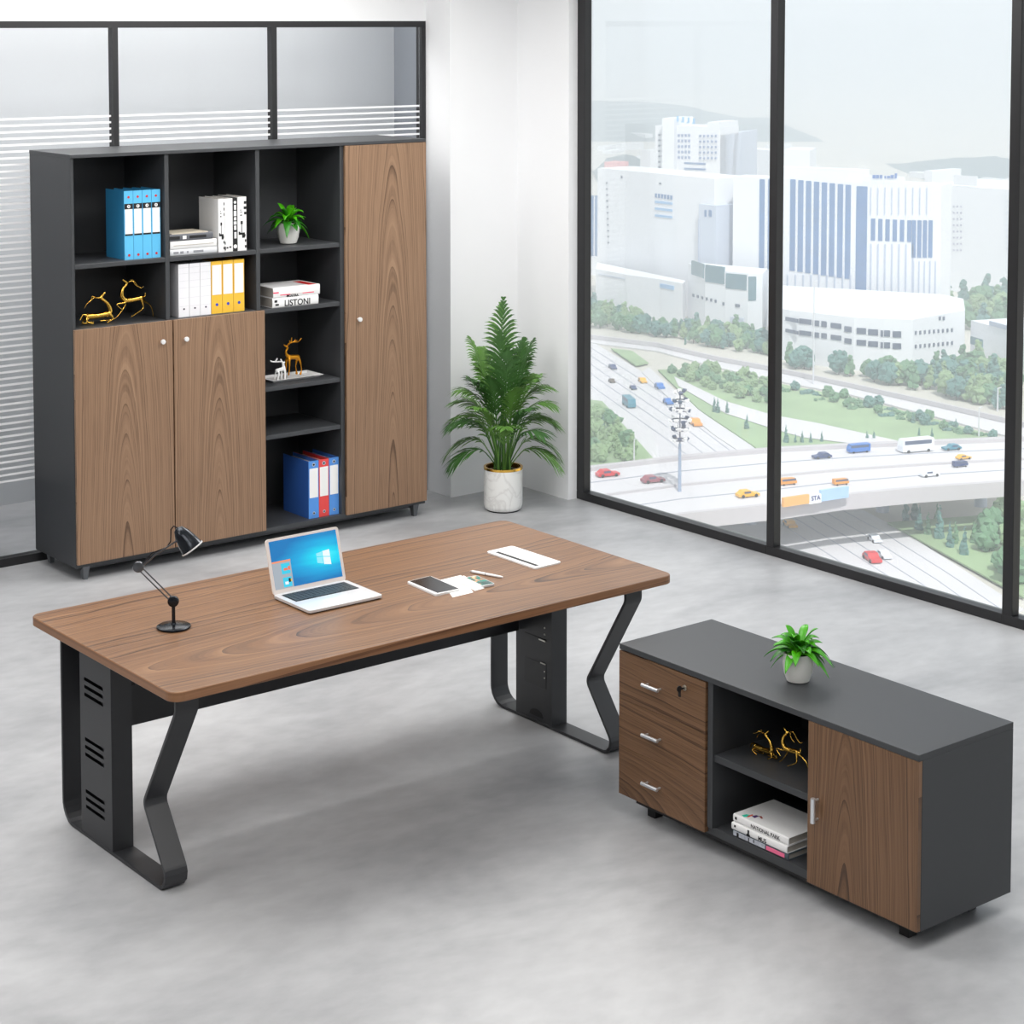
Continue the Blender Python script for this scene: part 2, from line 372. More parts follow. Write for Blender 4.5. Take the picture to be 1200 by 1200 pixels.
# ------------------------------------------------------------------ binders and books
def disc(mb, x, y, z, r, mi=0, t=.0012, n=20):
    mb.lathe([(r, 0), (r, t)], n, M=frame_m((x, y, z), (1, 0, 0), (0, 0, 1)), mi=mi)
def binder(name, label, loc, w, d, h, cover, spine, cat='binder', group=None, style='blue', rz=0):
    """origin: front-left-bottom of the spine; spine faces -y"""
    t = thing(name, label, cat, loc, rz, group)
    c = MB(); g = .0008
    c.box(g, .0035, .004, d, 0, h); c.box(w-.0035, w-g, .004, d, 0, h)
    c.build('cover', cover, t)
    MB().box(g, w-g, 0, .004, 0, h).build('spine', spine, t)
    MB().box(.0045, w-.0045, .0045, d-.006, .004, h-.02).build('paper_block', GREY, t)
    def strip(nm, z0, z1, m, inset=.003, o=0):
        return MB().box(inset, w-inset, -.0012-o, 0, z0, z1).build(nm, m, t)
    def dot(nm, z, r, m, ring=None):
        mb = MB(); disc(mb, w/2, 0, z, r, t=.0016)
        o = mb.build(nm, m, t)
        if ring:
            k = MB(); disc(k, w/2, -.0016, z, r*.5, t=.0008); k.build('ring_hole', ring, o)
    RED = mat('red_button', (205, 30, 38), .5); BLU = mat('blue_button', (28, 60, 190), .5)
    if style == 'blue':
        strip('label_card', h*.375, h*.735, PAPER, .005)
        strip('label_band', h*.735, h*.815, INK, .002); strip('label_band', h*.35, h*.375, INK, .004)
        k = MB(); disc(k, w/2, -.0012, h*.775, .009); k.build('label_emblem', WHITE, t)
        k = MB().box(w/2-.0022, w/2+.0022, -.0032, -.0024, h*.765, h*.79); k.build('emblem_mark', mat('brown_print', (120, 80, 60), .6), t)
        dot('rivet', h*.91, .0065, RED); dot('rivet', h*.065, .0065, RED)
    elif style == 'yellow':
        strip('label_card', h*.36, h*.93, PAPER, .006)
        dot('rivet', h*.17, .008, BLU)
    elif style == 'white':
        dot('finger_ring', h*.15, .005, mat('dark_button', (60, 62, 80), .5))
        for z in (.2, .36, .55, .68, .82, .93): MB().box(.004, w-.003, -.0006, 0, h*z-.0005, h*z+.0005).build('spine_line', mat('pale_grey_line', (196, 198, 202), .7), t)
    elif style == 'office':
        strip('label_card', h*.36, h*.87, PAPER, .006)
        dot('finger_ring', h*.935, .011, mat('steel_ring', (190, 200, 215), .3, metal=.6), INK)
        dot('finger_ring', h*.09, .009, mat('steel_ring', (190, 200, 215), .3, metal=.6), INK)
    return t
SKY1 = mat('sky_blue_cover', (52, 140, 190), .45); SKY2 = mat('light_blue_spine', (92, 186, 232), .45)  # binder spines lighter than covers, partly front light put into their colour
names4 = ['leftmost of the four sky blue binders on the top left shelf', 'second from left of the four sky blue binders on the top left shelf',
          'third from left of the four sky blue binders on the top left shelf', 'rightmost of the four sky blue binders, against the divider']
for i in range(4):
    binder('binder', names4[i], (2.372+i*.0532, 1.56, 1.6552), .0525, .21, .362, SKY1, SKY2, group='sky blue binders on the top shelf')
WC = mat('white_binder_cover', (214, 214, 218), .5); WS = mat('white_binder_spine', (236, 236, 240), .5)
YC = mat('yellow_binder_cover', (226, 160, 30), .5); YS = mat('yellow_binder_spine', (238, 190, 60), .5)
for i, l in enumerate(['leftmost of the three white binders beside the yellow ones', 'middle one of the three white binders in the bookcase', 'white binder touching the first yellow binder']):
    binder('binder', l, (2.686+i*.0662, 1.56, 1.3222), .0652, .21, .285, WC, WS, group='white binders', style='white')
for i, l in enumerate(['yellow binder touching the white binders', 'middle one of the three yellow binders', 'rightmost yellow binder with white label and blue button']):
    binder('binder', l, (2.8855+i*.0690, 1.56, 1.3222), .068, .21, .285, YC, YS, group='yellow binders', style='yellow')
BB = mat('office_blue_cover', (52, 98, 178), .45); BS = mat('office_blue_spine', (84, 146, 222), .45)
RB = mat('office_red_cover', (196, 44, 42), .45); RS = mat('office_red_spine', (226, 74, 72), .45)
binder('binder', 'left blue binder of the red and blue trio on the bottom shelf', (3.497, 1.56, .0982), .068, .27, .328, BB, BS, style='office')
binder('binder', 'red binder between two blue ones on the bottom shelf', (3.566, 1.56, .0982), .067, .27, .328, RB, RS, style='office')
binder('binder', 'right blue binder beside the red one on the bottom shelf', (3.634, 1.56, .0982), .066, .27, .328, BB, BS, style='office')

def book(name, label, loc, w, d, h, cover, rz=0, group=None, vertical=True, spinem=None):
    """spine on -y. vertical: w thickness in x. flat: w length along x, h thickness"""
    t = thing(name, label, 'book', loc, rz, group)
    c = MB(); k = .0022
    if vertical:
        c.box(0.0005, k, 0, d, 0, h); c.box(w-k, w-.0005, 0, d, 0, h); c.box(k, w-k, 0, k, 0, h)
        c.build('cover', cover, t)
        MB().box(k+.0003, w-k-.0003, k+.0003, d-.004, .003, h-.003).build('page_block', GREY, t)
    else:
        c.box(0, w, 0, d, 0.0003, k); c.box(0, w, 0, d, h-k, h-.0003)
        n = 8; vs = []; fs = []
        for i in range(n+1):
            a = -PI/2+PI*i/n
            for x in (0, w): vs.append((x, -.004*math.cos(a)+0.0, h/2+(h/2-.0003)*math.sin(a)))
        for i in range(n): fs.append((2*i, 2*i+1, 2*i+3, 2*i+2))
        fs += [tuple(range(0, 2*n+2, 2)), tuple(range(1, 2*n+2, 2))[::-1]]
        c.add(vs, fs, 0, True)
        c.build('cover', cover, t)
        MB().box(.003, w-.003, .001, d-.004, k+.0003, h-k-.0003).build('page_block', GREY, t)
    return t
BW = mat('white_book_cover', (232, 232, 232), .5); BK = mat('black_book_cover', (28, 28, 30), .45)
def spine_art(t, w, h, items, m=INK, nm='spine_print'):
    mb = MB()
    for (x0, x1, z0, z1) in items: mb.box(x0*w, x1*w, -.0008, .0002, z0*h, z1*h)
    mb.build(nm, m, t)
H5 = .29
sb = [(2.927, .039, BW, 'white book beside the flat stack, with a black figure printed on its spine'),
      (2.9665, .050, BW, 'thick plain white book standing left of the black book'),
      (3.0170, .029, BK, 'black standing book with white lettering blocks between white books'),
      (3.0465, .056, BW, 'rightmost white standing book with black figure, by the divider')]
for i, (x, w, m, l) in enumerate(sb):
    t = book('book', l, (x, 1.55, 1.6552), w, .21, H5 if i != 3 else H5+.004, m, group='standing books on the top middle shelf')
    if i in (0, 3):
        f = 1 if i == 0 else .9
        spine_art(t, w, H5, [(.42, .50, .30, .50), (.34, .58, .50, .56), (.12, .3, .30, .36), (.25, .5, .30, .34), (.5, .8, .24, .34), (.72, .86, .26, .31), (.3, .5, .66, .68), (.3, .5, .72, .735), (.3, .42, .76, .775)])
        spine_art(t, w, H5, [(.72 if i else .86, .98, .88, .93), (.86 if i == 0 else .7, .98, .78, .83), (.88 if i == 0 else .74, .98, .68, .73), (.8, .96, .16, .21), (.8, .97, .05, .10)])
    if i == 1:
        spine_art(t, w, H5, [(.0, .12, .03, .10), (.2, .42, .06, .09), (.55, .8, .07, .10), (0, .1, .14, .19)])
    if i == 2:
        spine_art(t, w, H5, [(.3, .72, .78, .87), (.22, .78, .66, .76), (.26, .74, .58, .64), (.2, .8, .50, .56), (.26, .74, .40, .48), (.3, .76, .24, .36)], WHITE)
        k = MB(); disc(k, w/2, 0, H5*.92, .0075, t=.001); disc(k, w/2, 0, H5*.09, .011, t=.001); k.build('spine_emblem', WHITE, t)
# flat stack at the left of that compartment
z = 1.6552
for (h, w, d, m, l, x) in [(.034, .285, .20, mat('pale_grey_book_cover', (214, 216, 220), .5), 'pale grey book at the bottom of the stack on the top middle shelf', 2.636),
                       (.043, .282, .2, BW, 'thick white book in the middle of the stack on the top middle shelf', 2.637),
                       (.036, .262, .19, mat('slate_grey_book_cover', (92, 94, 100), .5), 'slate grey book on top of the stack beside the standing white books', 2.634)]:
    t = book('book', l, (x, 1.558, z), w, d, h, m, group='flat stack on the top middle shelf', vertical=False)
    if m is BW:
        MB().box(.02, w-.02, -.0052, -.0042, h*.42, h*.5).build('spine_line', GREY, t)
    elif h < .035:
        q = MB()
        for a, b in ((.02, .05), (.06, .08), (.1, .11), (.14, .2)): q.box(a, b, -.0052, -.0036, h*.3, h*.66)
        q.build('spine_print', mat('grey_print', (140, 142, 148), .6), t)
    else:
        q = MB(); q.box(.0, .06, -.0054, -.003, h*.25, h*.72); q.box(.12, .22, -.0054, -.003, h*.3, h*.7); q.build('spine_print', INK, t)
        MB().box(.078, .10, -.0056, -.003, h*.25, h*.75).build('spine_emblem', WHITE, t)
        MB().box(.02, .24, .01, d-.01, h-.0002, h+.004).build('cover_sheet', mat('cream_card', (205, 196, 178), .7), t)
    z += h+.0006
# two large books on the shelf below the small plant
PINK = mat('pink_red_print', (232, 50, 92), .5); REDP = mat('red_print', (206, 28, 34), .5)
t = book('book', 'thick white book with big black lettering, lower one under the red striped book', (3.262, 1.55, 1.3202), .30, .22, .054, BW, vertical=False)
text('title_text', 'LISTONI', .047, INK, t, frame_m((.075, -.0042, .006), (1, 0, 0), (0, 0, 1)))
q = MB(); q.box(.012, .03, -.0048, -.0036, .03, .044); q.box(.018, .04, -.0050, -.0036, .012, .022); q.build('spine_print', INK, t)
t = book('book', 'white book with red stripes lying on top of the lettered book', (3.268, 1.552, 1.3748), .305, .22, .056, BW, vertical=False)
q = MB(); q.box(.0, .035, -.0050, -.0030, .026, .033); q.box(.045, .11, -.0046, -.0030, .012, .0165); q.box(.19, .265, -.0046, -.0030, .012, .0165); q.build('spine_stripe', PINK, t)
q = MB(); q.box(.11, .19, -.0046, -.0030, .0135, .0152); q.build('spine_rule', GREY, t)
q = MB(); q.box(.235, .285, .0, .17, .0556, .0562); q.build('cover_stripe', REDP, t)
text('title_text', 'MOSTRA', .02, INK, t, frame_m((.085, -.0040, -.0002), (1, 0, 0), (0, 0, 1)))

# ------------------------------------------------------------------ deer figurines
def deer_from(name, pts, chains, base, sc, m, parent=None, kx=1/1900, kz=1/2150, rk=.00052, vox=.0013, tilt=.09):
    """one continuous figure: tapered limbs fused by a voxel remesh; pts: name -> (cx, cy, side, radius)"""
    bx, by = base; P = {k: (Vector(((cx-bx)*kx*sc, side*sc, (by-cy-tilt*(cx-bx))*kz*sc)), r*rk*sc) for k, (cx, cy, side, r) in pts.items()}
    mb = MB()
    for c in chains:
        n = len(c); Q = []; R_ = []
        for i in range(n-1):
            p0 = P[c[max(i-1, 0)]][0]; p1, r1 = P[c[i]]; p2, r2 = P[c[i+1]]; p3 = P[c[min(i+2, n-1)]][0]
            for k in range(4):
                t = k/4; Q.append(.5*((2*p1)+(p2-p0)*t+(2*p0-5*p1+4*p2-p3)*t*t+(3*p1-p0-3*p2+p3)*t**3)); R_.append(max(.0012, r1+(r2-r1)*t))
        Q.append(P[c[-1]][0]); R_.append(max(.0010, P[c[-1]][1])); mb.tube(Q, R_, 10)
        for k in c:
            r = max(.0012, P[k][1])*1.02; mb.lathe([(r*math.sin(PI*j/8)+1e-6, -r*math.cos(PI*j/8)) for j in range(9)], 12, c=tuple(P[k][0]))
    me = bpy.data.meshes.new(name); me.from_pydata(mb.v, [], mb.f); o = bpy.data.objects.new(name, me); COL.objects.link(o)
    md = o.modifiers.new('r', 'REMESH'); md.mode = 'VOXEL'; md.voxel_size = vox*sc; md.use_smooth_shade = True
    sm = o.modifiers.new('s', 'SMOOTH'); sm.iterations = 3; sm.factor = .5
    dg = bpy.context.evaluated_depsgraph_get(); dg.update(); nm = bpy.data.meshes.new_from_object(o.evaluated_get(dg)); nm.name = name; bpy.data.objects.remove(o)
    nm.materials.clear(); nm.materials.append(m)
    for p in nm.polygons: p.use_smooth = True
    o = bpy.data.objects.new(name, nm); COL.objects.link(o)
    return o
lying = dict(body=(300, 516, 0, 29), rump=(200, 522, 0, 33), chest=(425, 490, 0, 28), neck=(437, 430, 0, 23), neck2=(405, 365, 0, 15), head=(345, 308, 0, 18), muz=(385, 255, 0, 9),
    an0=(290, 312, .004, 6), an1=(258, 296, .008, 5), an2=(240, 350, .012, 4), an3=(205, 380, .014, 4), an4=(180, 430, .016, 4), bn1=(262, 300, -.010, 5), bn2=(225, 335, -.016, 4), bn3=(190, 350, -.018, 4),
    tail=(150, 500, 0, 7), tail2=(115, 560, 0, 7),
    h1=(165, 570, .014, 11), h2=(160, 605, .016, 7), h3=(275, 590, .018, 8), g1=(175, 575, -.014, 10), g2=(240, 600, -.018, 7),
    f1=(475, 535, .012, 9), f2=(485, 565, .014, 8), f3=(350, 578, .016, 7), e1=(460, 545, -.012, 8), e2=(400, 590, -.014, 7))
lch = [('body', 'rump'), ('body', 'chest', 'neck', 'neck2', 'head', 'muz'), ('head', 'an0', 'an1', 'an2', 'an3', 'an4'), ('an0', 'bn1', 'bn2', 'bn3'), ('rump', 'tail', 'tail2'),
       ('rump', 'h1', 'h2', 'h3'), ('rump', 'g1', 'g2'), ('chest', 'f1', 'f2', 'f3'), ('chest', 'e1', 'e2')]
running = dict(body=(745, 365, 0, 24), chest=(670, 368, 0, 28), neck=(630, 320, 0, 24), neck2=(640, 240, 0, 16), head=(685, 175, 0, 16), muz=(645, 137, 0, 8),
    an0=(715, 155, .003, 6), an1=(760, 138, .006, 5), an2=(795, 175, .010, 4), an3=(810, 205, .012, 4), an4=(860, 235, .014, 4), an5=(886, 212, .016, 4),
    bn1=(750, 150, -.008, 5), bn2=(770, 190, -.014, 4), bn3=(830, 225, -.018, 4), rump=(840, 343, 0, 26), tail=(885, 330, 0, 7), tail2=(890, 288, 0, 7),
    h1=(895, 388, .010, 11), h2=(955, 430, .012, 7), h3=(982, 490, .013, 5), h4=(990, 560, .014, 5), g1=(850, 400, -.008, 10), g2=(852, 460, -.012, 7), g3=(790, 510, -.012, 5), g4=(725, 555, -.012, 5),
    f1=(680, 415, .010, 10), f2=(640, 490, .012, 7), f3=(595, 550, .013, 5), f4=(553, 590, .014, 5), e1=(650, 395, -.010, 9), e2=(560, 412, -.014, 6), e3=(620, 475, -.014, 5))
rch = [('body', 'chest', 'neck', 'neck2', 'head', 'muz'), ('body', 'rump', 'tail', 'tail2'), ('head', 'an0', 'an1', 'an2', 'an3', 'an4', 'an5'), ('an0', 'bn1', 'bn2', 'bn3'),
       ('rump', 'h1', 'h2', 'h3', 'h4'), ('rump', 'g1', 'g2', 'g3', 'g4'), ('chest', 'f1', 'f2', 'f3', 'f4'), ('chest', 'e1', 'e2', 'e3')]
dl = deer_from('deer_figurine', lying, lch, (280, 612), 1.0, GOLD)
dl.location = (2.229, 1.62, 1.3225); tag(dl, 'gold lying deer figurine in the bookcase, left of the striding deer', 'figurine')
dr = deer_from('deer_figurine', running, rch, (760, 592), 1.0, GOLD)
dr.location = (2.462, 1.64, 1.3232); tag(dr, 'gold striding deer figurine in the bookcase, nearest the white binders', 'figurine')
c = dup(dl); c.location = (2.43, -3.027, .3628); c.rotation_euler = (0, 0, -PI/2); c.scale = (.6, .6, .6); relabel(c, 'gold lying deer figurine on the shelf of the low sideboard')
c = dup(dr); c.location = (2.42, -3.180, .3630); c.rotation_euler = (0, 0, -PI/2); c.scale = (.6, .6, .62); relabel(c, 'gold striding deer figurine in the low sideboard, next to its walnut door')
# reindeer pair on a white tray
tr = MB(); tx0, tx1, ty0, ty1, tz = 3.300, 3.640, 1.615, 1.79, .8852
tr.box(tx0+.02, tx1-.02, ty0+.02, ty1-.02, tz, tz+.004)
inner = [(tx0+.02, ty0+.02), (tx1-.02, ty0+.02), (tx1-.02, ty1-.02), (tx0+.02, ty1-.02)]; outer = [(tx0, ty0), (tx1, ty0), (tx1, ty1), (tx0, ty1)]
vs = [(x, y, tz) for x, y in inner]+[(x, y, tz+.015) for x, y in outer]+[(x, y, tz+.004) for x, y in inner]+[(x+(.004 if x < 3.5 else -.004), y+(.004 if y < 1.7 else -.004), tz+.016) for x, y in outer]
fs = []
for i in range(4):
    j = (i+1) % 4; fs += [(i, j, 4+j, 4+i), (4+i, 4+j, 12+j, 12+i), (12+i, 12+j, 8+j, 8+i)]
tr.add(vs, fs)
tag(tr.build('serving_tray', mat('glossy_white_ceramic', (240, 240, 240), .2), loc=((tx0+tx1)/2, (ty0+ty1)/2, tz)), 'white rectangular tray carrying the two reindeer', 'tray')
gold = dict(body=(690, 460, 0, 38), chest=(620, 455, 0, 36), ck=(570, 410, 0, 22), neck=(563, 350, 0, 15), head=(590, 300, 0, 17), muz=(530, 248, 0, 9), rump=(760, 462, 0, 38),
    f1=(585, 520, .012, 22), f2=(580, 640, .013, 12), f3=(565, 735, .013, 11), f4=(562, 770, .013, 20), e1=(600, 520, -.012, 20), e2=(598, 640, -.013, 11), e3=(585, 755, -.013, 12),
    h1=(765, 520, .012, 20), h2=(750, 610, .013, 9), h3=(760, 700, .013, 9), h4=(765, 745, .013, 20), g1=(780, 520, -.012, 20), g2=(800, 610, -.013, 9), g3=(806, 690, -.013, 9), g4=(790, 745, -.013, 18),
    a0=(590, 262, .004, 9), a1=(640, 215, .008, 9), a2=(720, 206, .012, 9), a3=(800, 205, .016, 9), a4=(860, 150, .02, 8), t1=(675, 205, .012, 9), t2=(686, 135, .014, 8), t3=(750, 160, .014, 6),
    b1=(620, 215, -.008, 9), b2=(608, 180, -.012, 12), b3=(660, 195, -.016, 8), b4=(720, 170, -.02, 6))
gch = [('body', 'chest', 'ck', 'neck', 'head', 'muz'), ('body', 'rump'), ('chest', 'f1', 'f2', 'f3', 'f4'), ('chest', 'e1', 'e2', 'e3'), ('rump', 'h1', 'h2', 'h3', 'h4'), ('rump', 'g1', 'g2', 'g3', 'g4'),
       ('head', 'a0', 'a1', 't1', 'a2', 'a3', 'a4'), ('t1', 't2'), ('a2', 't3'), ('a0', 'b1', 'b2'), ('b1', 'b3', 'b4')]
g = deer_from('reindeer_figurine', gold, gch, (690, 790), 1.0, mat('amber_gold', (222, 150, 40), .3, metal=.85), kx=1/2600, kz=1/3000, rk=.00037, tilt=.1)
for_z = .8895
g.location = (3.49, 1.70, for_z+.004); tag(g, 'tall amber gold reindeer figurine on the white tray', 'figurine')
wh = dict(body=(455, 625, 0, 28), rump=(410, 640, 0, 30), chest=(520, 605, 0, 32), neck=(520, 560, 0, 20), head=(515, 515, 0, 20), muz=(540, 498, 0, 11),
    a0=(500, 490, .004, 10), a1=(470, 495, .008, 10), a2=(400, 495, .012, 12), a3=(340, 488, .015, 12), a4=(325, 475, .016, 9), t1=(430, 445, .012, 12), t2=(490, 455, .008, 10), b1=(450, 480, -.008, 9), b2=(390, 480, -.014, 8),
    f1=(505, 660, .010, 15), f2=(503, 785, .011, 10), e1=(530, 660, -.010, 17), e2=(525, 790, -.011, 12), h1=(400, 690, .010, 13), h2=(390, 785, .011, 10), g1=(425, 680, -.010, 14), g2=(405, 785, -.010, 10))
wch = [('body', 'chest', 'neck', 'head', 'muz'), ('body', 'rump'), ('head', 'a0', 'a1', 'a2', 'a3', 'a4'), ('a2', 't1'), ('a0', 't2'), ('a1', 'b1', 'b2'), ('chest', 'f1', 'f2'), ('chest', 'e1', 'e2'), ('rump', 'h1', 'h2'), ('rump', 'g1', 'g2')]
g = deer_from('reindeer_figurine', wh, wch, (460, 790), 1.0, mat('matte_white_resin', (242, 242, 242), .5), kx=1/2600, kz=1/3000, rk=.00037, tilt=.1)
g.location = (3.385, 1.675, for_z+.002); tag(g, 'small white reindeer figurine on the tray beside the gold one', 'figurine')

# ------------------------------------------------------------------ plants
LEAF = mat('glossy_leaf_green', (72, 168, 14), .38, noise=.35, nscale=25)
LEAFD = mat('deep_leaf_green', (34, 110, 14), .4, noise=.35, nscale=25)
PALM = mat('palm_green', (58, 100, 44), .5, noise=.35, nscale=14)
PALM2 = mat('palm_light_green', (92, 136, 58), .5, noise=.3, nscale=14)
SOIL = mat('dark_soil', (48, 40, 34), .95, noise=.4, nscale=120, bump=.5)
def leaf_mesh(L, W, rise, droop, az, base, m, parent, n=9):
    mb = MB(); vs = []; fs = []
    ca, sa = math.cos(az), math.sin(az)
    for i in range(n+1):
        t = i/n
        r = L*(t*math.cos(rise)); zz = L*(t*math.sin(rise)-droop*t*t)
        w = W*(.10+.9*math.sin(PI*min(1, t**.8*1.0))) * (1 if t < .999 else .02)
        if t > .999: w = .0006
        for k, o, dz in ((-1, -w/2, w*.22), (0, 0, 0), (1, w/2, w*.22)):
            vs.append((base[0]+r*ca-o*sa, base[1]+r*sa+o*ca, base[2]+zz+dz))
    for i in range(n):
        a = i*3; fs += [(a, a+1, a+4, a+3), (a+1, a+2, a+5, a+4)]
    mb.add(vs, fs, 0, True)
    o = mb.build('leaf', m, parent)
    md = o.modifiers.new('Solid', 'SOLIDIFY'); md.thickness = .0008
    return o
def small_plant(label, loc, sc, seed, n=34):
    rnd = random.Random(seed)
    t = thing('potted_plant', label, 'plant', loc)
    t.scale = (sc, sc, sc)
    MB().lathe([(.026, 0), (.038, .004), (.047, .03), (.0515, .06), (.051, .085), (.049, .098), (.0465, .098), (.046, .085), (.03, .08)], 36).build('pot', mat('white_ceramic_pot', (226, 226, 222), .35), t)
    MB().lathe([(.001, .083), (.046, .084)], 24, cap=False).build('soil', SOIL, t)
    for i in range(n):
        k = i/n
        az = i*2.399963+rnd.uniform(-.3, .3)
        L = rnd.uniform(.082, .122); rise = .22+1.0*k; dr_ = rnd.uniform(.45, .9)*(1.1-.4*k)
        leaf_mesh(L*(1.0+.1*k), rnd.uniform(.028, .040), rise, dr_, az, (.012*math.cos(az), .012*math.sin(az), .088+.035*k), LEAF if rnd.random() < .68 else LEAFD, t)
    st = MB()
    for i in range(6):
        a = i*1.05; st.tube([(.006*math.cos(a), .006*math.sin(a), .08), (.012*math.cos(a), .012*math.sin(a), .13)], .0016, 6)
    st.build('stem', LEAF, t)
    return t
small_plant('small leafy green plant in a white pot on the low sideboard top', (2.508, -3.123, .6375), 1.03, 3)
small_plant('small leafy green plant in a white pot in the bookcase', (3.45, 1.68, 1.6555), 1.22, 11, 30)

def palm(loc):
    rnd = random.Random(5)
    t = thing('potted_palm', 'areca palm in a white marble pot with gold rim, in the corner by the window', 'plant', loc)
    R_ = .116; H = .262
    marble = bpy.data.materials.new('white_marble'); marble.use_nodes = True; nt = marble.node_tree; b = nt.nodes['Principled BSDF']; b.inputs['Roughness'].default_value = .3
    tc = nt.nodes.new('ShaderNodeTexCoord'); n = nt.nodes.new('ShaderNodeTexNoise'); n.inputs['Scale'].default_value = 6; n.inputs['Detail'].default_value = 6; n.inputs['Distortion'].default_value = 1.6
    cr = nt.nodes.new('ShaderNodeValToRGB'); cr.color_ramp.elements[0].position = .44; cr.color_ramp.elements[0].color = lin((238, 238, 236)); cr.color_ramp.elements[1].position = .56; cr.color_ramp.elements[1].color = lin((238, 238, 236))
    e = cr.color_ramp.elements.new(.5); e.color = lin((222, 221, 219))
    nt.links.new(tc.outputs['Object'], n.inputs['Vector']); nt.links.new(n.outputs['Fac'], cr.inputs[0]); nt.links.new(cr.outputs[0], b.inputs['Base Color'])
    MB().lathe([(R_*.86, .006), (R_*.95, .014), (R_, .035), (R_, H-.012), (R_-.012, H-.012), (R_-.012, H-.045)], 48, cap=True).build('pot', marble, t)
    MB().lathe([(R_*.84, 0), (R_*.84, .006)], 40).build('pot_base', INK, t)
    MB().lathe([(R_+.0008, H-.014), (R_+.0008, H), (R_-.013, H), (R_-.013, H-.03)], 48, cap=False).build('pot_rim', GOLD, t)
    MB().lathe([(.001, H-.028), (R_-.013, H-.032)], 30, cap=False).build('soil', SOIL, t)
    # fronds: (azimuth in degrees seen from the camera: 0 = image right, 90 = away, length, elevation, droop)
    ex = _R; ey = _fw
    fr = []
    for side in (0, 180):
        fr += [(side+12, .50, 1.10, .55, .20), (side-14, .50, 1.02, .62, .16), (side+8, .46, .90, .70, .10), (side-28, .42, .95, .62, .05), (side+32, .42, 1.2, .4, .24)]
    fr += [(20, .70, 1.36, .30, .24), (160, .68, 1.33, .30, .24), (88, .80, 1.52, .06, .24), (100, .78, 1.46, .12, .26), (262, .66, 1.46, .10, .20), (278, .62, 1.40, .18, .20), (248, .56, 1.30, .25, .12), (295, .54, 1.26, .3, .10),
           (60, .62, 1.30, .28, .2), (125, .62, 1.30, .28, .2), (232, .5, 1.15, .45, .08), (310, .5, 1.15, .45, .08), (270, .42, 1.1, .5, .04), (45, .66, 1.38, .26, .2), (140, .64, 1.36, .26, .2), (205, .56, 1.22, .36, .18), (335, .56, 1.22, .36, .18), (6, .44, .78, .95, .02), (176, .44, .78, .95, .02), (352, .40, .66, .9, -.01), (190, .40, .66, .9, -.01), (15, .52, 1.0, .8, .1), (166, .52, 1.0, .8, .1)]
    for i, (az, L, el, dp, hb) in enumerate(fr):
        a = math.radians(az+rnd.uniform(-5, 5)); L *= rnd.uniform(.95, 1.06)
        d = ex*math.cos(a)+ey*math.sin(a); sd = Vector((-d.y, d.x, 0))
        b0 = Vector((0, 0, H-.04))+d*.03
        mb = MB(); n = 14; P = []
        hh = hb+.12
        for k in range(n+1):
            s = k/n
            # petiole rises first, then blade arches
            r = .03*min(1, s*3)+L*max(0, s-.12)*math.cos(el)*1.0
            z = hh*min(1, s*3)+L*(max(0, s-.12)*math.sin(el)-dp*max(0, s-.12)**2)
            P.append(b0+d*r+Vector((0, 0, z*1.0)))
        mb.tube(P, [.0042*(1-k/n*.75) for k in range(n+1)], 6)
        m = 19
        for k in range(m):
            s = .28+.70*k/(m-1)
            q = s*n; i0 = min(int(q), n-1); p = P[i0].lerp(P[i0+1], q-i0); tg = (P[i0+1]-P[i0]).normalized()
            ln = (.165*math.sin(PI*(.24+.74*(s-.28)/.72))+.022)*(.78+L*.45)*rnd.uniform(.88, 1.08)
            for sg in (-1, 1):
                dirv = (tg*(.95+1.6*max(0, (s-.75)/.25))+sd*sg*.72+Vector((rnd.uniform(-.08, .08), rnd.uniform(-.08, .08), .16+rnd.uniform(-.1, .1)))).normalized()
                wv = tg.cross(dirv).normalized(); w2 = dirv.cross(wv).normalized()
                w = .0047; vs = []; fs = []
                for j in range(5):
                    u = j/4; c_ = p+dirv*ln*u+Vector((0, 0, -ln*.5*u*u)); ww = w*(.45+1.1*math.sin(PI*(u*.8+.1)))*(1 if j < 4 else .05)
                    vs += [c_-w2*ww, c_+w2*ww]
                for j in range(4): fs.append((2*j, 2*j+1, 2*j+3, 2*j+2))
                mb.add(vs, fs, 0, True)
        mb.build('frond', PALM if rnd.random() < .6 else PALM2, t)
    for i in range(9):
        a = i*.698; mb = MB(); r = .035+.02*(i % 2)
        mb.tube([(r*math.cos(a), r*math.sin(a), H-.035), (r*.9*math.cos(a), r*.9*math.sin(a), H+.12), (r*.4*math.cos(a), r*.4*math.sin(a), H+.30)], [.006, .0045, .003], 7)
        mb.build('stem', PALM2, t)
palm((4.735, 1.36, 0))

# ------------------------------------------------------------------ desk
DX0, DX1, DY0, DY1 = .598, 2.798, -2.194, -1.115
DL = Vector(((DX0+DX1)/2, (DY0+DY1)/2, 0))
desk = thing('desk', 'large walnut topped desk on black zigzag metal frame legs', 'desk', DL)
def dk(mb, name, m, bevel=0, parent=None, seg=2):
    o = mb.build(name, m, parent or desk, bevel=bevel, seg=seg)
    for v in o.data.vertices: v.co -= DL
    return o
EDGEW = wood('walnut_edge_band', 'X', 'Z', .70, 4.0, .02, 90, dark=(96, 62, 40), mid=(132, 92, 62), light=(150, 108, 76), rough=.4, wob=.01)
dt_ = dk(MB().prism(rbox(DX0, DX1, DY0, DY1, .045, 6), .7168, .75), 'desktop', [WOOD_T, EDGEW], bevel=.004, seg=3)
for p in dt_.data.polygons:
    if abs(p.normal.z) < .5: p.material_index = 1
